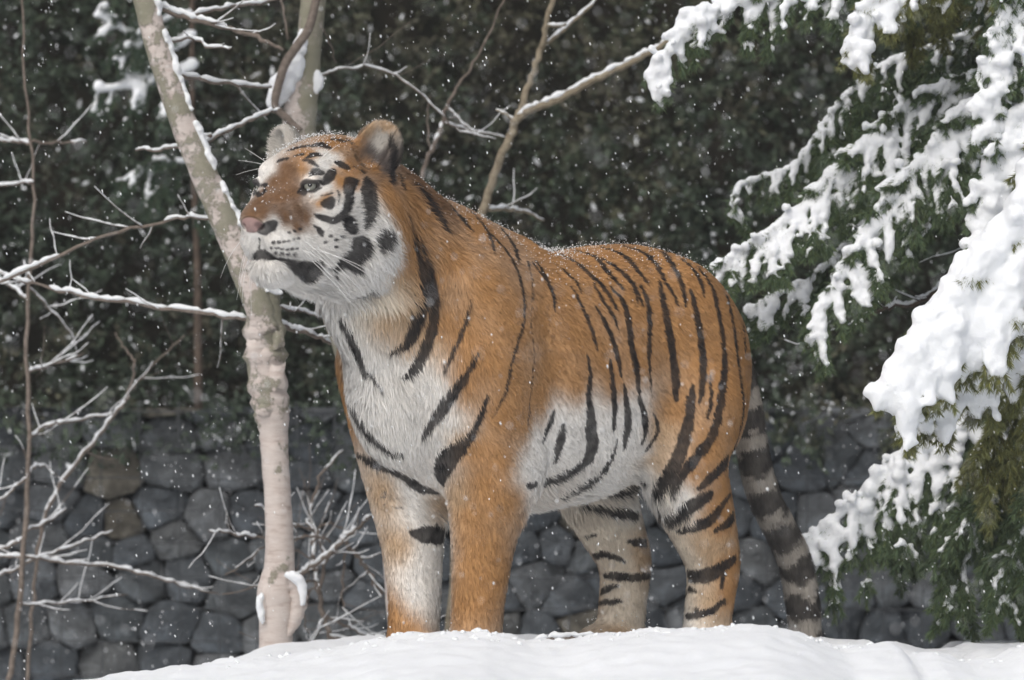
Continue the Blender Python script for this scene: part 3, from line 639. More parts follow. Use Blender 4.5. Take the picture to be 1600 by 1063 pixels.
def sdf_points(P):
    D = np.full(len(P), 0.3, np.float64)
    for op, kind, p, k, lo, hi in PRIMS:
        m = ((P > lo - 0.1) & (P < hi + 0.1)).all(1)
        if m.any(): D[m] = combine(D[m], prim_dist(kind, p, P[m]), k, op)
    return D

def define_tiger():
    # ---- torso, back to front: x, top, bottom, half width
    loft([(-.50, .97, .66, .13), (-.42, 1.025, .585, .175), (-.30, 1.066, .53, .20), (-.14, 1.062, .455, .222), (.03, 1.040, .425, .235),
          (.17, 1.050, .415, .235), (.32, 1.09, .44, .215), (.44, 1.08, .49, .18), (.52, 1.02, .55, .14)], .05)
    ell((-.485, 0, .82), (.10, .14, .16), 0.07)
    # withers and neck
    cone((.17, 0, .985), (.36, 0, 1.02), .10, .12, .06, ys=1.3)
    chain([((.38, 0, .88), .225), ((.50, 0, .99), .19), ((.60, 0, 1.07), .165), ((.68, .005, 1.12), .15)], .06, ys=1.05)
    ell((.545, 0, .74), (.09, .125, .20), .07)                       # breast
    ell((.61, .0, .93), (.10, .12, .15), .06)                        # throat
    for s in (1, -1):
        # ---- foreleg
        ell((.375, s * .158, .79), (.135, .094, .25), .05, rot_axis('Y', 16))   # shoulder
        chain([((.42, s * .145, .76), .115), ((.385, s * .145, .60), .108), ((.36, s * .138, .48), .100), ((.36, s * .120, .33), .074),
               ((.365, s * .108, .19), .062), ((.375, s * .106, .08), .062)], .05)
        ell((.415, s * .105, .042), (.085, .072, .048), .03)
        for j in (-1.5, -.5, .5, 1.5):
            ell((.485 - abs(j) * .012, s * .105 + j * .034, .035), (.034, .020, .034), .012)
        ell((.285, s * .185, .53), (.05, .040, .07), .05)             # elbow
        # ---- hind leg
        ell((-.35, s * .13, .76), (.18, .105, .26), .07, rot_axis('Y', 14))
        chain([((-.33, s * .155, .68), .130), ((-.29, s * .16, .54), .112), ((-.345, s * .16, .41), .090), ((-.41, s * .152, .285), .067),
               ((-.402, s * .148, .18), .059), ((-.39, s * .145, .08), .059)], .05)
        ell((-.432, s * .152, .29), (.036, .036, .05), .03)           # hock
        pz = 0 if s > 0 else .035
        ell((-.345, s * .145, .045 + pz), (.095, .064, .048), .03)
        for j in (-1.5, -.5, .5, 1.5):
            ell((-.278 - abs(j) * .012, s * .145 + j * .031, .034 + pz), (.034, .019, .032), .012)
    for s in (1, -1):     # furrow behind the shoulder, hollow of the flank
        cone((.215, s * .262, .95), (.245, s * .268, .78), .022, .026, .03, op='s'); cone((.245, s * .268, .78), (.215, s * .262, .60), .026, .022, .03, op='s')
        ell((-.13, s * .275, .60), (.07, .05, .10), .05, op='s')
    # ---- tail
    chain([((-.50, 0, .90), .055), ((-.60, .02, .80), .050), ((-.655, .03, .69), .044), ((-.685, .035, .56), .041), ((-.725, .035, .45), .041),
         ((-.795, .03, .36), .042), ((-.855, .03, .27), .043), ((-.885, .03, .15), .043), ((-.895, .03, .06), .037)], .03)
    # ---- head
    h = dict(head=True)
    ell((.02, 0, -.095), (.15, .130, .118), .05, **h)
    cone((-.02, 0, -.12), (-.12, 0, -.18), .11, .13, .06, **h)
    ell((.120, 0, -.085), (.085, .085, .070), .04, **h)
    for s in (1, -1):
        ell((.075, s * .082, -.155), (.105, .062, .085), .04, **h)    # cheekbone
        ell((-.01, s * .100, -.19), (.075, .062, .105), .05, **h)      # ruff
        ell((.02, s * .065, -.265), (.085, .058, .055), .04, **h)
        ell((.138, s * .056, -.060), (.045, .030, .024), .02, **h)    # brow
    chain([((.10, 0, -.115), .082), ((.18, 0, -.142), .060), ((.25, 0, -.172), .044), ((.268, 0, -.178), .038)], .03, ys=.78, **h)   # bridge
    for s in (1, -1):
        ell((.212, s * .040, -.222), (.066, .042, .044), .022, rot_axis('Z', -s * 14), **h)   # whisker pad
    for s in (1, -1):
        ell((.175, s * .040, -.185), (.075, .036, .050), .03, rot_axis('Z', -s * 12), **h)
        ell((.120, s * .068, -.225), (.085, .048, .062), .035, rot_axis('Z', -s * 16), **h)
    ell((.282, 0, -.188), (.018, .034, .022), .012, **h)              # nose pad
    cone((.05, 0, -.255), (.20, 0, -.275), .085, .048, .04, ys=.95, **h)   # lower jaw
    ell((.226, 0, -.292), (.040, .042, .034), .02, **h)               # chin
    for s in (1, -1):
        # mouth slit below the pads, nostrils, eye sockets
        cone((.275, s * .010, -.258), (.20, s * .080, -.277), .005, .008, .008, op='s', **h)
        cone((.20, s * .080, -.277), (.14, s * .092, -.288), .008, .006, .010, op='s', **h)
        ell((.297, s * .024, -.196), (.013, .010, .008), .008, op='s', **h)
        ell((.184, s * .080, -.1005), (.019, .019, .0098), .006, rot_axis('X', s * 12), op='s', **h)
        ell((.1715, s * (.076 if s > 0 else .069), -.0880), (.022, .026, .0098), .008, rot_axis('X', s * 10), **h)   # upper lid
    cone((.293, 0, -.212), (.286, 0, -.252), .003, .005, .010, op='s', **h)      # philtrum
    for s in (1, -1):
        # ears: a cupped shell
        Re = rot_axis('Z', s * 28) @ rot_axis('X', -s * 22)
        e = .122 if s > 0 else .143
        ell((-.010, s * e, -.018), (.034, .054, .074), .022, Re, **h)
        ell((.019, s * (e + .011), -.002), (.028, .040, .058), .008, Re, op='s', **h)
define_tiger()

import time as _t; _t0=_t.time()
def build_tiger_mesh(h=0.0075):
    import openvdb
    lo = np.array([-1.02, -.36, -.05]); hi = np.array([1.12, .36, 1.42])
    n = np.ceil((hi - lo) / h).astype(int)
    ax = [lo[i] + h * np.arange(n[i]) for i in range(3)]
    D = np.full(n, 0.3, np.float32)
    for op, kind, p, k, blo, bhi in PRIMS:
        i0 = np.maximum(((blo - .09 - lo) / h).astype(int), 0); i1 = np.minimum(((bhi + .09 - lo) / h).astype(int) + 1, n)
        sl = tuple(slice(a, b) for a, b in zip(i0, i1))
        G = np.stack(np.meshgrid(*[ax[i][i0[i]:i1[i]] for i in range(3)], indexing='ij'), -1)
        D[sl] = combine(D[sl].astype(np.float64), prim_dist(kind, p, G), k, op)
    g = openvdb.FloatGrid(0.3); g.copyFromArray(D)
    V, Q = g.convertToQuads(isovalue=0.0)
    V = V * h + lo
    Q = np.ascontiguousarray(Q)
    return V, Q
def project_to_sdf(V, it=1):
    e = 1e-4
    for _ in range(it):
        d = sdf_points(V)
        g = np.stack([sdf_points(V + np.eye(3)[i] * e) - d for i in range(3)], 1) / e
        V = V - np.clip(d, -.006, .006)[:, None] * g / (np.maximum((g * g).sum(1), .25))[:, None]
    return V
def laplace(me, V, mask, it, w=.6):
    ne = len(me.edges); E = np.empty(ne * 2, np.int32); me.edges.foreach_get('vertices', E); E = E.reshape(-1, 2)
    n = len(V); deg = np.bincount(E.ravel(), minlength=n)[:, None]
    for _ in range(it):
        S = np.stack([np.bincount(E[:, 0], V[E[:, 1], i], n) + np.bincount(E[:, 1], V[E[:, 0], i], n) for i in range(3)], 1) / deg
        V = V + (S - V) * (w * mask)[:, None]
    return V
def body_mask(V):
    """1 on the body, 0 on the sculpted face, ears and toes"""
    q = (V - HEAD_O) @ HEAD_R
    m = np.clip((-.02 - q[:, 0]) / .08, 0, 1)
    m = np.maximum(m, np.clip((.93 - V[:, 2]) / .04, 0, 1))
    ear = (np.linalg.norm(q * [1, 1, .8] - [0, .125, -.015], axis=1) < .11) | (np.linalg.norm(q * [1, 1, .8] - [0, -.125, -.015], axis=1) < .11)
    m[ear] = 0
    br = np.exp(-(((q - [.17, 0, -.10]) / [.07, .06, .05]) ** 2).sum(1))
    return np.maximum(m * np.clip((V[:, 2] - .06) / .05, 0, 1), .4 * br)
tv, tq = build_tiger_mesh()
tv = project_to_sdf(tv)
_me = np_mesh('tiger_tmp', tv, tq)
tv = laplace(_me, tv, body_mask(tv), 14)
_me.vertices.foreach_set('co', tv.astype(np.float32).ravel()); _me.update()
_bm = bmesh.new(); _bm.from_mesh(_me)
def subdiv(bm, edges):
    bmesh.ops.subdivide_edges(bm, edges=edges, cuts=1, use_grid_fill=True)
hd = [e for e in _bm.edges if all(((np.array(v.co) - HEAD_O) @ HEAD_R)[0] > -.04 and v.co.z > .92 for v in e.verts)]
subdiv(_bm, hd)                  # finer faces on the head
subdiv(_bm, _bm.edges[:])
bmesh.ops.triangulate(_bm, faces=[f for f in _bm.faces if len(f.verts) > 4])
_bm.to_mesh(_me); _bm.free()
nv = len(_me.vertices); tv = np.empty(nv * 3, np.float32); _me.vertices.foreach_get('co', tv); tv = tv.reshape(-1, 3).astype(np.float64)
tmask = body_mask(tv)
tv = laplace(_me, tv, tmask, 3)
hm = tmask < .5
tv[hm] = project_to_sdf(tv[hm], 1)
_me.vertices.foreach_set('co', tv.astype(np.float32).ravel()); _me.update()
tiger_me = _me; tiger_me.name = 'body'
print('tiger verts', nv)
print('tiger time',_t.time()-_t0)
# ------------------------------------------------------------------ coat: colour patches, stripes and painted crease shade laid on the body surface
tiger = empty('tiger', TIGER_LOC, TIGER_ANG)
tag(tiger, 'orange tiger with black stripes standing on the snow, looking left', 'tiger')
MW = Matrix.Translation(TIGER_LOC) @ Matrix.Rotation(TIGER_ANG, 4, 'Z'); MWI = MW.inverted()
tiger_me.update()
_np = len(tiger_me.polygons)
tiger_bvh = BVHTree.FromPolygons([tuple(v) for v in tv], [tuple(p.vertices) for p in tiger_me.polygons])
CAM_L = MWI @ cam.location
def on_body(px, py):
    d = ((MWI @ at(px, py, 0)) - CAM_L).normalized()
    h = tiger_bvh.ray_cast(CAM_L, d)
    return None if h[0] is None else np.array(h[0])

PAL = {'O': (.455, .243, .097), 'D': (.195, .105, .052), 'T': (.56, .39, .24), 'C': (.80, .70, .57), 'W': (.90, .87, .82), 'E': (.46, .42, .37), 'G': (.60, .57, .52), 'P': (.30, .20, .185), 'K': (.10, .085, .08)}
PATCH = {
 'O': [(700,400),(650,330),(760,450),(720,520),(770,560),(800,500),(850,500),(900,520),(860,580),(900,600),(780,650),(755,760),(755,850),(745,930),(775,900),(730,800),
       (735,880),(720,940),(950,450),(1000,480),(1050,520),(1100,560),(1140,600),(1150,680),(1110,700),(1080,740),(1130,760),(1000,560),(1050,640),(940,560),(960,600),(602,900),
       (614,960),(572,780),(590,850),(640,985),(880,450),(1000,410),(1090,450),(562,740),(840,620),(1130,820),(545,260),(530,285),(575,265),(560,232),(520,225),(480,245),(630,300),
       (640,380),(665,440),(685,500),(528,545),(534,590),(540,630),(600,300),(612,320),(622,345),(628,375),(630,410),(720,600),(740,560),(820,660),(700,960),(1120,800),(475,262),(800,600),(740,700),
       (595,925),(785,720),(790,780),(1165,620),(1160,560),(1130,500),(1040,420),(930,400),(860,400),(750,360),(1138,930),(1140,880),(505,312),(545,285)],
 'D': [(430,310),(440,340),(460,355),(415,330),(450,300),(468,330),(425,285),(445,280),(395,335),(480,340),(410,315),(640,275),(680,310),(455,262)],
 'W': [(862,700),(842,740),(902,690),(940,690),(980,690),(960,740),(1000,740),(822,730),(930,765),(640,650),(600,620),(660,600),(580,580),(700,650),(640,720),(600,690),(670,740),
       (572,650),(690,610),(640,690),(555,560),(560,610),(650,800),(640,760),(665,880),(655,930),(670,840),(700,850),(699,800),(703,900),(700,930),(1042,795),(1060,770),(1012,760),(880,660),
       (920,650),(960,650),(990,650),(840,690),(1005,700),(505,262),(487,268),(515,248),(523,340),(540,326),(520,333),(563,345),(585,345),(565,365),(596,362),(545,385),(512,392),(440,388),
       (400,385),(390,393),(410,430),(440,440),(470,455),(520,450),(560,430),(590,400),(540,470),(540,520),(505,462),(580,420),(425,400),(460,380),(424,352),(606,385),
       (500,345),(515,325),(508,355),(480,375),(455,372),(435,375),(472,400),(530,400),(550,305),(430,425),(500,440),(620,700),(680,690),(1075,960),(1060,870),(408,275),(421,268),(500,300),(580,640),(610,560),(640,570)],
 'C': [(602,435),(575,475),(562,490),(590,455),(962,850),(982,900),(962,960),(1002,970),(930,830),(935,900),(950,930),(1062,850),(1075,870),(1075,920),(1080,950),(985,820),(1050,800),(1040,760)],
 'E': [(1190,720),(1196,760),(1200,800),(1215,850),(1240,900),(1255,950)],
 'T': [(1000,850),(1090,850),(1120,860),(1105,940),(622,430),(600,500),(625,480),(655,525),(570,205),(602,201),(715,680),
       (1010,880),(940,930),(970,990),(640,460),(630,540),(1030,680),(1020,720),(690,790),(716,780),(605,770),(620,850)],
 'G': [(432,235),(445,225),(590,230),(600,215)], 'K': [(578,240),(585,250),(592,262),(598,245)],
}
Z = {1: (360, 180, 3.322), 2: (500, 250, 2.125), 3: (800, 350, 2.362), 4: (500, 640, 2.5125), 5: (820, 650, 2.574), 6: (370, 240, 5.065)}
STRIPES_CREASES = {3: [
 [(150,105,6),(220,132,14),(285,185,20),(345,245,19),(395,330,7)], [(235,100,8),(310,125,16),(350,175,18),(410,240,9)], [(335,130,8),(400,175,18),(450,230,18),(482,300,8)],
 [(330,88,10),(400,110,18),(445,150,20),(508,230,7)], [(400,80,8),(480,105,16),(530,150,18),(567,218,7)], [(500,76,10),(555,105,18),(605,175,18),(630,240,16),(641,305,7)],
 [(615,120,8),(670,170,15),(698,220,15),(708,268,7)], [(690,165,12),(735,230,16),(760,320,18),(777,420,20),(785,520,22),(775,620,26),(763,700,28),(735,790,30),(690,850,30),(625,935,24),(590,1000,14)],
 [(662,250,12),(680,330,22),(695,420,24),(705,510,24),(702,600,18),(692,660,8)], [(545,215,10),(560,300,22),(580,400,28),(595,500,28),(603,580,26),(605,645,14)],
 [(475,230,12),(500,290,18),(508,380,19),(505,470,16),(508,560,10),(516,640,5)], [(365,235,10),(410,290,18),(430,360,24),(440,450,24),(460,540,24),(468,625,14)],
 [(310,310,8),(345,370,16),(375,440,20),(393,510,18),(402,565,8)], [(222,235,7),(260,310,12),(290,380,14),(315,465,7)], [(300,220,8),(340,290,13),(375,345,13),(396,400,6)],
 [(277,480,6),(288,560,16),(282,640,20),(290,700,30),(290,760,44),(296,830,48),(260,890,38),(170,940,26),(60,968,18)], [(362,505,8),(370,590,20),(378,670,24),(375,760,10)],
 [(413,595,8),(425,690,28),(425,760,32),(410,835,8)], [(468,640,14),(485,700,26),(493,755,22),(480,810,8)], [(387,800,8),(370,860,16),(330,920,24),(270,960,28),(190,998,22)],
 [(667,600,10),(660,680,24),(645,760,32),(620,850,38),(580,930,42),(535,1000,38)], [(853,640,14),(850,720,20),(820,820,28),(780,890,34),(720,950,26),(688,978,12)],
 [(785,240,12),(815,360,16),(830,480,15),(842,560,14),(852,650,14)], [(825,270,9),(850,370,13),(862,480,11)], [(640,690,6),(648,640,8)], [(730,560,6),(735,640,9),(722,720,7)], [(560,215,7),(590,250,10),(610,300,6)], [(430,200,6),(455,260,9),(465,310,5)], [(190,742,10),(178,800,34),(158,880,12)], [(157,690,8),(137,740,20),(113,805,8)],
 [(80,150,12),(120,200,12),(150,260,10),(156,315,6)], [(160,150,5),(200,180,9),(240,220,8),(256,258,5)], [(338,990,12),(400,997,20),(450,975,20),(492,958,14)], [(520,700,6),(538,750,10),(520,800,10),(488,842,6)]],
 5: [[(233,360,20),(300,372,30),(380,390,34),(450,400,32),(520,385,20)], [(315,305,12),(350,315,16),(385,320,10)], [(385,302,10),(440,290,24),(487,280,18)], [(413,505,10),(470,510,28),(527,516,22)],
 [(247,487,8),(282,478,10)], [(273,572,20),(310,555,28),(350,565,24),(402,586,8)], [(318,642,12),(370,645,26),(430,650,26),(490,645,26),(522,640,18)], [(303,712,22),(335,695,22),(378,681,6)],
 [(303,752,14),(350,748,18),(392,746,7)], [(428,766,10),(490,760,12)], [(558,442,26),(620,400,42),(680,358,44),(742,318,34)], [(618,466,14),(690,445,38),(750,415,38),(800,350,22),(832,310,10)],
 [(768,462,16),(820,425,36),(850,380,26),(862,340,10)], [(613,630,26),(680,645,44),(740,640,48),(800,605,38),(840,578,28)], [(628,706,14),(660,698,20),(692,706,7)], [(638,806,20),(700,800,20),(750,785,20),(802,742,14)],
 [(690,780,12),(742,792,12)], [(545,380,14),(556,432,18)], [(790,690,10),(800,640,14)]],
 2: [[(328,92,14),(365,140,34),(395,190,32),(428,245,8)], [(425,145,10),(470,195,26),(507,238,7)], [(500,172,12),(545,220,15),(570,270,13),(579,312,6)],
 [(568,248,12),(620,305,15),(655,370,15),(675,450,12),(678,530,9),(660,600,9),(635,680,8),(620,760,8),(575,855,5)], [(600,228,14),(640,280,20),(662,345,8)],
 [(690,340,8),(705,420,6),(700,540,5),(710,640,6),(700,760,6),(690,885,6)], [(720,340,10),(750,390,13),(775,450,10),(781,505,5)],
 [(278,185,8),(300,260,14),(325,330,20),(345,400,28),(345,470,30),(320,540,34),(290,610,26),(235,648,8)], [(320,250,7),(350,330,14),(375,420,22),(380,500,24),(370,570,28),(345,640,28),(310,705,24),(272,724,8)],
 [(502,465,5),(485,540,9),(460,600,11),(430,670,10),(408,715,5)], [(527,645,7),(490,710,18),(440,780,28),(390,850,28),(340,925,10)], [(557,785,7),(530,860,14),(500,920,20),(450,970,46),(412,1010,52),(400,1060,40)],
 [(72,538,20),(110,610,30),(135,670,20),(152,725,8)], [(130,680,8),(170,720,10),(212,772,5)], [(93,805,12),(130,870,26),(175,930,28),(230,970,18),(272,982,8)],
 [(265,50,14),(270,95,12)]],
 4: [[(148,178,20),(210,210,38),(280,235,38),(340,270,42),(400,308,46),(458,326,22)], [(366,486,24),(430,492,58),(492,496,58)], [(545,150,36),(505,200,60),(485,262,36)], [(200,315,5),(262,330,5)], [(250,372,5),(322,388,6)], [(240,345,5),(300,352,4)]],  # the thin last runs are foreleg creases, their shade painted as dark lines
 6: [[(500,318,16),(535,302,52),(575,262,40),(605,222,18),(655,222,22),(682,242,24)], [(560,300,14),(612,306,12),(664,272,14)], [(680,238,28),(720,200,60),(750,160,62),(772,142,28)],
 [(570,186,12),(630,160,36),(685,152,18)], [(556,48,12),(600,75,28),(640,102,8)], [(575,0,16),(620,10,28),(665,12,8)], [(175,260,20),(235,250,30)], [(150,308,24),(185,332,44),(215,300,26)], [(215,285,20),(228,300,26)]],
 1: [[(550,248,18),(585,262,42),(618,277,16)], [(487,462,26),(515,455,50),(526,436,18)], [(664,343,16),(622,355,60),(615,400,52),(610,460,42),(588,510,38),(540,545,34),(480,535,26),(436,512,10)],
 [(588,520,28),(620,570,62),(638,605,28)], [(708,328,18),(715,370,62),(715,430,72),(720,500,58),(710,560,36),(698,588,12)], [(806,598,30),(790,640,70),(778,684,32)], [(640,648,26),(672,690,104),(650,725,80),(604,722,20)],
 [(515,792,16),(560,780,42),(600,755,52),(650,790,40),(674,808,12)], [(538,785,24),(545,835,12)], [(736,868,16),(700,890,42),(664,908,12)],
 [(118,752,20),(165,722,46),(220,745,28),(280,758,26),(340,785,60),(395,800,84),(435,785,64),(474,758,20)], [(340,820,12),(400,838,50),(440,810,40)], [(470,420,6),(524,404,9)], [(558,395,8),(564,472,7)], [(438,576,10),(465,605,24),(474,624,8)],
 [(428,162,26),(470,155,50),(505,168,30)], [(298,186,14),(350,170,32),(405,160,22)], [(528,128,20),(580,138,36)], [(395,222,16),(445,205,32),(470,210,12)], [(248,240,18),(292,228,18)], [(355,402,18),(385,388,44),(408,362,30)], [(380,235,16),(410,240,26),(450,262,14)], [(330,215,10),(375,205,16)], [(410,300,10),(450,295,34),(482,300,16)], [(640,270,8),(690,300,12)], [(600,130,12),(640,150,12)],
 [(150,606,16),(180,592,50),(215,574,46),(236,560,16)], [(52,570,20),(58,598,24)], [(150,640,8),(152,700,8)],
 [(833,88,10),(842,150,26),(846,220,34),(836,300,50),(828,345,26)], [(310,150,6),(345,140,8)]]
 + [[(x, y, 11), (x + 7, y - 1, 11)] for x, y in ((222,662),(250,660),(275,656),(300,655),(325,649),(350,640),(212,690),(240,692),(265,695),(290,697),(315,696),(340,695),(300,612),(330,602),(360,592),(230,716),(262,720),(295,722),(330,722),
   (490,660),(515,630),(545,650),(545,685),(580,630))],
}
anc_p, anc_c = [], []
for code, pts in PATCH.items():
    for p in pts:
        q = on_body(*p)
        if q is not None: anc_p.append(q); anc_c.append(PAL[code])
for p, code in (((0, 0, .42), 'W'), ((.2, 0, .42), 'W'), ((-.2, 0, .47), 'W'), ((.35, .05, .35), 'W'), ((.36, .03, .2), 'W'), ((-.35, .07, .4), 'W'), ((-.40, .09, .2), 'C'), ((-.36, -.20, .4), 'C'), ((-.36, -.10, .3), 'C'), ((-.34, -.15, .2), 'C'), ((-.52, .05, .7), 'T'), ((-.64, .03, .7), 'E'),
                ((-.74, .03, .45), 'E'), ((-.89, .03, .15), 'E'), ((.36, -.03, .2), 'W'), ((.35, -.05, .35), 'W'), ((-.35, -.07, .4), 'W'), (H(.2, 0, -.33), 'W'), (H(.1, .04, -.34), 'W'), (H(.1, -.04, -.34), 'W'), (H(.02, .06, -.34), 'W'), (H(.02, -.06, -.34), 'W'), (H(-.05, .08, -.33), 'W'), (H(.15, 0, -.33), 'W'), (H(.05, 0, -.345), 'W'), (H(-.03, .03, -.35), 'W'), (H(0, .10, -.31), 'W'), ((.67, 0, .88), 'W'), ((.69, .05, .95), 'W'), ((.69, -.05, .95), 'W'), ((.64, .05, .86), 'W'), ((.64, -.05, .86), 'W'), (H(.2, .05, -.31), 'W'), (H(.2, -.05, -.31), 'W'), ((-.6, .0, .8), 'O'), ((-.7, .03, .55), 'E'), ((-.85, .03, .3), 'E')):
    anc_p.append(np.array(p)); anc_c.append(PAL[code])
anc_p = np.array(anc_p); anc_c = np.array(anc_c)
SEG = []
for zi, lst in STRIPES_CREASES.items():
    ox, oy, sc = Z[zi]
    for S in lst:
        S = catmull(S, 4) if len(S) > 2 else np.array(S, float)
        pts = []
        for x, y, w in S:
            q = on_body(ox + x / sc, oy + y / sc)
            pts.append(None if q is None else (q, (max(w, 3) * 1.22 + {2: 3, 3: 5, 5: 5}.get(zi, 2) * (w > 7)) / sc / PXM / 2))
        segs = [(a[0], b[0], a[1], b[1]) for a, b in zip(pts[:-1], pts[1:]) if a and b and np.linalg.norm(a[0] - b[0]) < .11]
        if segs: SEG.append([np.array(c) for c in zip(*segs)])
def wob(P, f, seed):
    r = np.random.RandomState(seed); out = np.zeros(len(P))
    for i in range(5):
        k = r.normal(size=3); k *= f * (1 + .6 * i) / np.linalg.norm(k)
        out += np.sin(P @ k + r.uniform(0, 6.28)) / (1 + .5 * i)
    return out / 2.2
def smooth01(x): x = np.clip(x, 0, 1); return x * x * (3 - 2 * x)
tail_y = np.array([(-.50, 0, .90), (-.60, .02, .80), (-.655, .03, .69), (-.69, .035, .56), (-.735, .035, .45), (-.805, .03, .36), (-.865, .03, .27), (-.895, .03, .15), (-.905, .03, .06)])
def coat(P, Nrm, base=True):
    """colour of the coat at surface points P (tiger coords)"""
    view = np.array(CAM_L) - P; view /= np.linalg.norm(view, axis=1)[:, None]
    back = (view * Nrm).sum(1) < -.12
    Q = P.copy(); q = (P - HEAD_O) @ HEAD_R
    hd = (q[:, 0] > -.1) & (P[:, 2] > .93)
    mh = back & hd; qm = q[mh] * [1, -1, 1]; Q[mh] = qm @ HEAD_R.T + HEAD_O
    mb = back & ~hd & (P[:, 1] < 0); Q[mb, 1] *= -1
    Q2 = Q + np.stack([wob(Q, 60, 1), wob(Q, 60, 2), wob(Q, 60, 3)], 1) * .010
    C = np.empty((len(Q), 3))
    for i in range(0, len(Q) if base else 0, 20000):
        d2 = ((Q2[i:i + 20000, None, :] - anc_p[None]) ** 2).sum(-1) + 2e-5
        w = 1 / d2 ** 1.9; C[i:i + 20000] = (w @ anc_c) / w.sum(1)[:, None]
    A = np.zeros(len(Q))
    Qs = Q + np.stack([wob(Q, 190, 4), wob(Q, 190, 5), wob(Q, 190, 6)], 1) * .0022
    for a, b, ra, rb in SEG:
        lo = np.minimum(a, b).min(0) - .05; hi = np.maximum(a, b).max(0) + .05
        m = np.nonzero(((Qs > lo) & (Qs < hi)).all(1))[0]
        if not len(m): continue
        X = Qs[m][:, None, :]; d = b - a; t = np.clip(((X - a) * d).sum(-1) / ((d * d).sum(-1) + 1e-12), 0, 1)
        dist = np.linalg.norm(X - a - t[..., None] * d, axis=-1) - (ra + (rb - ra) * t)
        dist = dist.min(1)
        A[m] = np.maximum(A[m], smooth01(.5 - dist / .0045))
    # dark rings on the tail
    tl = (P[:, 0] < -.585) & ~((P[:, 2] < .40) & (P[:, 0] > -.6))
    if tl.any():
        TL = catmull(tail_y, 8); s = np.concatenate([[0], np.cumsum(np.linalg.norm(np.diff(TL, axis=0), axis=1))])
        d = np.linalg.norm(P[tl][:, None] - TL[None], axis=-1); k = d.argmin(1); near = d.min(1) < .075
        sv = s[k] + .016 * wob(P[tl], 45, 11)
        ring = smooth01((np.sin(sv * 2 * math.pi / .105 + .8) + .55 + .7 * wob(P[tl], 60, 15)) * 1.5) * near
        A[tl] = np.maximum(A[tl], ring * smooth01((sv - .12) / .05) * .9)
    for s in (1, -1):        # dark skin round the eyes
        d = np.linalg.norm((q - [.180, s * .078, -.099]) * [1, 1, 1.35], axis=1)
        A = np.maximum(A, smooth01(((.0265 if s > 0 else .031) - d) / .005))
    A = A * (.93 + .07 * wob(Q, 100, 12))
    return C, A
tn = np.empty(nv * 3, np.float32); tiger_me.vertices.foreach_get('normal', tn); tn = tn.reshape(-1, 3).astype(np.float64)
tbase, talpha = coat(tv, tn)
tbase = laplace(tiger_me, tbase, .25 + .75 * tmask, 40, .9)
tbase *= (1 + .09 * wob(tv, 25, 7) + .06 * wob(tv, 140, 9))[:, None]
BLK = np.array([.024, .022, .023])
def mark(C, A): return C * (1 - A[:, None]) + BLK * A[:, None]
qn = (tv - HEAD_O) @ HEAD_R
dn = np.linalg.norm((qn - [.292, 0, -.191]) / [.031, .031, .019], axis=1)
pad = smooth01((1.05 - dn) / .15)[:, None]; edge = smooth01(1 - np.abs(dn - 1.08) / .14)[:, None] * (qn[:, 2:3] > -.20)
tbase = tbase * (1 - pad) + np.array(PAL['P']) * pad; tbase = tbase * (1 - .6 * edge)
tcol = mark(tbase, talpha)
def put_attr(me, name, typ, data):
    a = me.attributes.new(name, typ, 'POINT'); a.data.foreach_set('vector' if typ == 'FLOAT_VECTOR' else 'color', np.ascontiguousarray(data, np.float32).ravel())
put_attr(tiger_me, 'coat', 'FLOAT_COLOR', np.c_[tcol, np.ones(nv)])
m_skin, N_, L_, b_ = new_mat('tiger_coat', .75, .15)
a_ = N_.new('ShaderNodeAttribute'); a_.attribute_name = 'coat'; L_.new(a_.outputs['Color'], b_.inputs['Base Color'])
body = link_mesh('body', tiger_me, m_skin, tiger)
print('coat time', _t.time() - _t0)

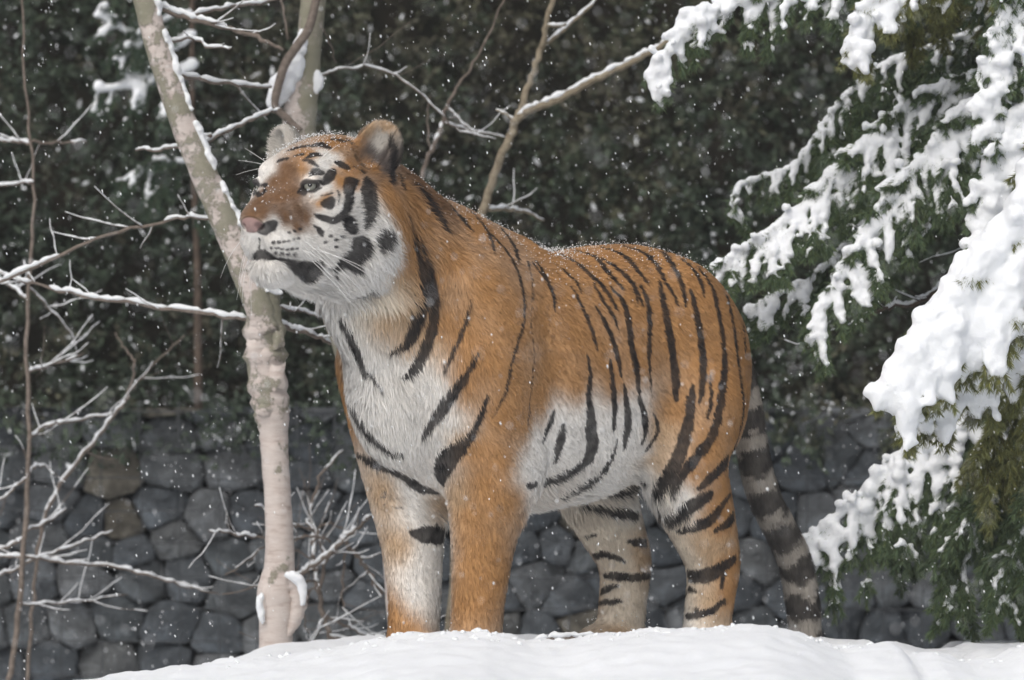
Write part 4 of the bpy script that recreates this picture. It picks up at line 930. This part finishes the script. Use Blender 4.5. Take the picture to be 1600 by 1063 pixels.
# ------------------------------------------------------------------ fur
def make_fur(count, seed=3):
    rs = np.random.RandomState(seed)
    tiger_me.calc_loop_triangles()
    T = np.empty(len(tiger_me.loop_triangles) * 3, np.int32); tiger_me.loop_triangles.foreach_get('vertices', T); T = T.reshape(-1, 3)
    A, B, C = tv[T[:, 0]], tv[T[:, 1]], tv[T[:, 2]]
    area = np.linalg.norm(np.cross(B - A, C - A), axis=1) / 2
    cen = (A + B + C) / 3; q = (cen - HEAD_O) @ HEAD_R
    onhead = (q[:, 0] > -.06) & (cen[:, 2] > .93)
    view = np.array(CAM_L) - cen; view /= np.linalg.norm(view, axis=1)[:, None]
    away = (view * tn[T[:, 0]]).sum(1) < -.35
    dens = area * np.where(onhead, 4.0, 1.0) * np.where(away, .45, 1.0)
    nose = np.linalg.norm((q - [.287, 0, -.19]) / [.026, .040, .028], axis=1) < 1
    eye = (np.linalg.norm(q - [.186, .080, -.098], axis=1) < .021) | (np.linalg.norm(q - [.186, -.080, -.098], axis=1) < .021)
    dens[nose | eye] = 0
    dens[cen[:, 2] < .02] = 0
    idx = rs.choice(len(T), count, p=dens / dens.sum())
    r1 = np.sqrt(rs.rand(count)); r2 = rs.rand(count)
    w = np.stack([1 - r1, r1 * (1 - r2), r1 * r2], 1)
    V3 = T[idx]
    P = (tv[V3] * w[..., None]).sum(1); Nn = (tn[V3] * w[..., None]).sum(1); Nn /= np.linalg.norm(Nn, axis=1)[:, None]
    Cb = (tbase[V3] * w[..., None]).sum(1)
    q = (P - HEAD_O) @ HEAD_R; u, v, z_ = q.T; x, y, z = P.T
    head = (u > -.12) & (z > .92)
    face = smooth01((u - .02) / .07) * head
    # length
    L = np.full(count, .015)
    L = L + .028 * smooth01((.56 - z) / .10) * ((np.abs(x) < .36) & (z > .38) & (np.abs(y) < .22))       # belly
    L = L + .013 * smooth01((x - .44) / .08) * (z > .45)                                                 # breast, neck
    L = L + .006 * smooth01((x - .46) / .10) * smooth01((z - .85) / .08) * ~head
    leg = smooth01((.44 - z) / .1) * ((np.abs(x - .37) < .13) | (np.abs(x + .39) < .15))
    L = L * (1 - leg) + .015 * leg
    ruff = head * (1 - face) * smooth01((-.05 - z_) / .08)
    L = L * (1 - head) + head * (.018 * (1 - face) + face * .0085)
    L = L + ruff * .020
    jaw = face * smooth01((-.24 - z_) / .04); L = L + jaw * .014
    thr = head * smooth01((-.27 - z_) / .05) * smooth01((.2 - u) / .1); L = L + thr * .018
    ear = head & (z_ > -.06) & (np.abs(v) > .085) & (np.abs(u) < .07); L[ear] = .017
    tail = x < -.62; L[tail] = .020
    cheek = head * smooth01((np.abs(v) - .085) / .04) * smooth01((-.10 - z_) / .06) * (1 - smooth01((u - .10) / .06)); L = L + cheek * .010
    L = L * rs.uniform(.6, 1.25, count)
    LB = L
    # direction the hair lies in
    F = np.tile([-1.0, 0, -.45], (count, 1)) + np.stack([np.zeros(count), np.zeros(count), -.8 * smooth01((np.abs(y) - .12) / .1)], 1)
    brs = smooth01((x - .44) / .1) * (z < 1.0) * ~head
    F = F * (1 - brs[:, None]) + brs[:, None] * np.array([-.3, 0, -1.0])
    F = F * (1 - leg[:, None]) + leg[:, None] * np.array([-.15, 0, -1.0])
    F[tail] = [-.35, 0, -1.0]
    fh = q - np.array([.30, 0, -.17]); fh /= np.linalg.norm(fh, axis=1)[:, None]
    fh = fh + np.stack([-.3 * np.ones(count), np.zeros(count), np.zeros(count)], 1)
    fr = np.stack([-.5 * np.ones(count), .5 * np.sign(v), -.9 * np.ones(count)], 1)
    k = np.clip(np.maximum(ruff, thr), 0, 1)[:, None]
    F = np.where(head[:, None], (fh * (1 - k) + fr * k) @ HEAD_R.T, F)
    F[ear] = ((q[ear] - [0, .12 * 0, -.12]) @ HEAD_R.T); F[ear] /= np.linalg.norm(F[ear], axis=1)[:, None]
    cl = np.stack([wob(P, 40, 21), wob(P, 40, 22), wob(P, 40, 23)], 1)
    F = F / np.linalg.norm(F, axis=1)[:, None] + .28 * cl + rs.normal(0, .16, (count, 3))
    F = F - (F * Nn).sum(1)[:, None] * Nn; F /= np.linalg.norm(F, axis=1)[:, None] + 1e-9
    lift = .24 + .22 * np.clip(ruff + thr + cheek + .7 * jaw, 0, 1) + rs.uniform(-.1, .16, count)
    lift[ear] += .3
    d1 = F + lift[:, None] * Nn; d1 /= np.linalg.norm(d1, axis=1)[:, None]
    d2 = F + (lift * .35)[:, None] * Nn + np.array([0, 0, -.18]) ; d2 /= np.linalg.norm(d2, axis=1)[:, None]
    W = np.cross(Nn, F); th = rs.normal(0, .5, count)[:, None]
    W = W * np.cos(th) + Nn * np.sin(th)
    wd = np.where(head, .00062, .00105) * rs.uniform(.7, 1.3, count); wd = wd + .0003 * np.clip(ruff + thr, 0, 1)
    r0 = P - .002 * Nn; mid = P + d1 * (L * .55)[:, None]; tip = mid + d2 * (L * .5)[:, None]
    Wd = W * wd[:, None]
    Cc = mark(Cb, coat(P + F * (L * .5)[:, None] + Nn * .001, Nn, False)[1])
    VV = np.stack([r0 - Wd, r0 + Wd, mid - Wd * .8, mid + Wd * .8, tip], 1)
    base = (np.arange(count) * 5)[:, None, None]
    FF = (np.array([[0, 1, 3], [0, 3, 2], [2, 3, 4]])[None] + base).reshape(-1, 3)
    me = np_mesh('fur', VV.reshape(-1, 3), FF)
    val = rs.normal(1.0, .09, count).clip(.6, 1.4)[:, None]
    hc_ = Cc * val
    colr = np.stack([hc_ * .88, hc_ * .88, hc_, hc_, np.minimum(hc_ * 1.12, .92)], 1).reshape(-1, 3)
    put_attr(me, 'coat', 'FLOAT_COLOR', np.c_[colr, np.ones(len(colr))])
    nn = Nn + .45 * (d1 - (d1 * Nn).sum(1)[:, None] * Nn) * rs.normal(0, .5, count)[:, None] + rs.normal(0, .10, (count, 3))
    put_attr(me, 'lie', 'FLOAT_VECTOR', np.repeat(nn, 5, axis=0))
    return me
m_fur, N_, L_, b_ = new_mat('tiger_fur', .6, .2)
a_ = N_.new('ShaderNodeAttribute'); a_.attribute_name = 'coat'; L_.new(a_.outputs['Color'], b_.inputs['Base Color'])
a2 = N_.new('ShaderNodeAttribute'); a2.attribute_name = 'lie'
vt = N_.new('ShaderNodeVectorTransform'); vt.vector_type = 'NORMAL'; vt.convert_from = 'OBJECT'; vt.convert_to = 'WORLD'
L_.new(a2.outputs['Vector'], vt.inputs[0]); nz = N_.new('ShaderNodeVectorMath'); nz.operation = 'NORMALIZE'
L_.new(vt.outputs[0], nz.inputs[0]); L_.new(nz.outputs[0], b_.inputs['Normal'])
tr_ = N_.new('ShaderNodeBsdfTranslucent'); L_.new(a_.outputs['Color'], tr_.inputs['Color']); mxs = N_.new('ShaderNodeMixShader'); mxs.inputs[0].default_value = .12
L_.new(b_.outputs[0], mxs.inputs[1]); L_.new(tr_.outputs[0], mxs.inputs[2]); L_.new(mxs.outputs[0], N_['Material Output'].inputs['Surface'])
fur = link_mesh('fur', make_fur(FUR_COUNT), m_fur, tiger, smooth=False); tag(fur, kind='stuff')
print('fur time', _t.time() - _t0)

# ------------------------------------------------------------------ eyes, whiskers
def lathe_sphere(n=24, m=16):
    V = [(0, 0, 1)]; F = []
    for i in range(1, m):
        for j in range(n):
            t, p = math.pi * i / m, 2 * math.pi * j / n; V.append((math.sin(t) * math.cos(p), math.sin(t) * math.sin(p), math.cos(t)))
    V.append((0, 0, -1))
    for j in range(n): F.append((0, 1 + j, 1 + (j + 1) % n))
    for i in range(m - 2):
        for j in range(n): a = 1 + i * n + j; b = 1 + i * n + (j + 1) % n; F.append((a, a + n, b + n, b))
    e = len(V) - 1
    for j in range(n): F.append((e, 1 + (m - 2) * n + (j + 1) % n, 1 + (m - 2) * n + j))
    return V, F
m_eye, N_, L_, b_ = new_mat('eyeball', .08, .6)
tc = N_.new('ShaderNodeTexCoord'); sx = N_.new('ShaderNodeSeparateXYZ'); L_.new(tc.outputs['Object'], sx.inputs[0])
r_ = ramp(N_, [(0, (.03, .025, .02)), (.60, (.03, .025, .02)), (.70, (.05, .04, .03)), (.76, (.17, .17, .14)), (.95, (.24, .24, .20)), (.965, (.01, .01, .01)), (1, (.01, .01, .01))])
L_.new(sx.outputs['Z'], r_.inputs[0]); L_.new(r_.outputs[0], b_.inputs['Base Color'])
sv_, sf_ = lathe_sphere()
for s in (1, -1):
    e = mesh_obj('eye', sv_, sf_, m_eye, tiger)
    c = H(.168, s * .0700, -.0985); look = HEAD_R @ np.array([.80, s * .55, .05])
    e.location = c; e.scale = (.0200,) * 3; e.rotation_euler = Vector(look).to_track_quat('Z', 'Y').to_euler()
def tube(P, R, n=6):
    P = [Vector(p) for p in P]; V = []; F = []
    for i, p in enumerate(P):
        d = (P[min(i + 1, len(P) - 1)] - P[max(i - 1, 0)]).normalized()
        a = d.orthogonal().normalized() if i == 0 else (a - a.dot(d) * d).normalized()
        b = d.cross(a)
        for j in range(n):
            t = 2 * math.pi * j / n; V.append(p + (a * math.cos(t) + b * math.sin(t)) * R[i])
    for i in range(len(P) - 1):
        for j in range(n):
            k = (j + 1) % n; F.append((i * n + j, i * n + k, (i + 1) * n + k, (i + 1) * n + j))
    F.append(tuple(range(n))[::-1]); F.append(tuple(range((len(P) - 1) * n, len(P) * n)))
    return V, F
m_whisk, N_, L_, b_ = new_mat('whisker_hair', .4, .4); b_.inputs['Base Color'].default_value = (.85, .84, .82, 1)
rw = random.Random(4)
wdirs = [(.24, .066, -.205), (.225, .072, -.212), (.235, .070, -.228), (.215, .076, -.226), (.205, .078, -.236), (.225, .072, -.240), (.20, .079, -.215), (.215, .075, -.246), (.195, .08, -.244)]
for s in (1, -1):
    for (u, v, w) in wdirs:
        l = rw.uniform(.10, .17); dz = rw.uniform(-.75, .0); c = 1
        p0 = np.array([u - .01, s * (v - .012), w]); dr = np.array([rw.uniform(-.65, -.2), s * rw.uniform(.7, 1), dz]); dr /= np.linalg.norm(dr)
        pts = [H(*(p0 + dr * l * t + np.array([-.03, 0, -.05]) * t * t)) for t in np.linspace(0, 1, 7)]
        V_, F_ = tube(pts, list(np.linspace(.0008, .0003, 7)), 4); mesh_obj('whisker', V_, F_, m_whisk, tiger)
    for i in range(3):
        p0 = np.array([.14, s * .062, -.05]); dr = np.array([.25 + .1 * i, s * .7, .5 - .28 * i]); dr /= np.linalg.norm(dr)
        pts = [H(*(p0 + dr * .10 * t + np.array([-.02, 0, -.01]) * t * t)) for t in np.linspace(0, 1, 6)]
        V_, F_ = tube(pts, list(np.linspace(.0007, .0003, 6)), 4); mesh_obj('whisker', V_, F_, m_whisk, tiger)
# ================================================================== snow lying on the fur, and falling
rf = np.random.RandomState(12)
def flakes(C, size, rs, stretch=1.0, tilt=None):
    n = len(C); base = np.array([(1, 0, 0), (-1, 0, 0), (0, 1, 0), (0, -1, 0), (0, 0, 1), (0, 0, -1)], float)
    S = rs.uniform(.6, 1.3, (n, 6, 1)) * base[None] * size[:, None, None]
    ax = rs.normal(size=(n, 3)); ax /= np.linalg.norm(ax, axis=1)[:, None]; b = np.cross(ax, rs.normal(size=(n, 3))); b /= np.linalg.norm(b, axis=1)[:, None]; c = np.cross(ax, b)
    Rm = np.stack([ax, b, c], -1); V = np.einsum('nij,nkj->nki', Rm, S)
    if stretch != 1.0:
        t = np.array(tilt); t = t / np.linalg.norm(t); V = V + (V @ t)[..., None] * t * (stretch - 1)
    V = V + C[:, None, :]
    F = np.array([(0, 2, 4), (2, 1, 4), (1, 3, 4), (3, 0, 4), (2, 0, 5), (1, 2, 5), (3, 1, 5), (0, 3, 5)])
    return V.reshape(-1, 3), (F[None] + (np.arange(n) * 6)[:, None, None]).reshape(-1, 3)
up = np.nonzero(tn[:, 2] > .35)[0]
wgt = (tn[up, 2] - .35) ** 2 * (tv[up, 2] > .95) * np.where(talpha[up] > .5, 1.3, 1.0)
q = (tv[up] - HEAD_O) @ HEAD_R
wgt = wgt * np.where((q[:, 0] > .05) & (q[:, 2] < -.02), .35, 1.0) * (1 + 7 * np.exp(-((tv[up] - [.04, 0, 1.05]) ** 2).sum(1) / .006)) + .0015
k = rf.choice(up, 3600, p=wgt / wgt.sum())
C = tv[k] + tn[k] * rf.uniform(.004, .012, 3600)[:, None] + rf.normal(0, .003, (3600, 3))
V_, F_ = flakes(C, rf.uniform(.0006, .0017, 3600), rf)
dust = link_mesh('snow', np_mesh('snow', V_, F_), m_flake, tiger, smooth=False); tag(dust, kind='stuff')
lowq = np.nonzero((tv[:, 2] < .16) | ((tv[:, 0] < -.84) & (tv[:, 2] < .3)))[0]; k = rf.choice(lowq, 500)
V_, F_ = flakes(tv[k] + tn[k] * .012, rf.uniform(.001, .0028, 500), rf); tag(link_mesh('snow', np_mesh('snow', V_, F_), m_flake, tiger, smooth=False), kind='stuff')
n = 24000
C = np.stack([rf.uniform(-2.4, 2.4, n), rf.uniform(-6.5, 2.6, n), rf.uniform(-.1, 2.7, n)], 1)
C = C[C[:, 2] > ground_z(C[:, 0], C[:, 1]) + .05]
V_, F_ = flakes(C, rf.gamma(4, .00026, len(C)).clip(.0005, .0022), rf, 2.3, (-.28, 0, 1))
tag(link_mesh('snowfall', np_mesh('snowfall', V_, F_), m_flake, smooth=False), 'small white snowflakes falling through the air', 'snowfall', kind='stuff')

# ---- the snowy air: one closed box of thin, even haze round the place
hz_v = [(x, y, z) for x in (-9, 9) for y in (-14, 12) for z in (-2.0, 7.0)]
m_haze = bpy.data.materials.new('haze'); m_haze.use_nodes = True; hn = m_haze.node_tree.nodes; hn.remove(hn['Principled BSDF'])
pv = hn.new('ShaderNodeVolumePrincipled'); pv.inputs['Color'].default_value = (.93, .96, 1, 1); pv.inputs['Density'].default_value = HAZE
m_haze.node_tree.links.new(pv.outputs[0], hn['Material Output'].inputs['Volume'])
if HAZE > 0: tag(mesh_obj('haze', hz_v, [(0, 1, 3, 2), (4, 6, 7, 5), (0, 4, 5, 1), (2, 3, 7, 6), (1, 5, 7, 3), (0, 2, 6, 4)], m_haze, smooth=False), 'thin pale haze of snowy air', 'haze', kind='stuff')
print('total time', _t.time() - _t0)
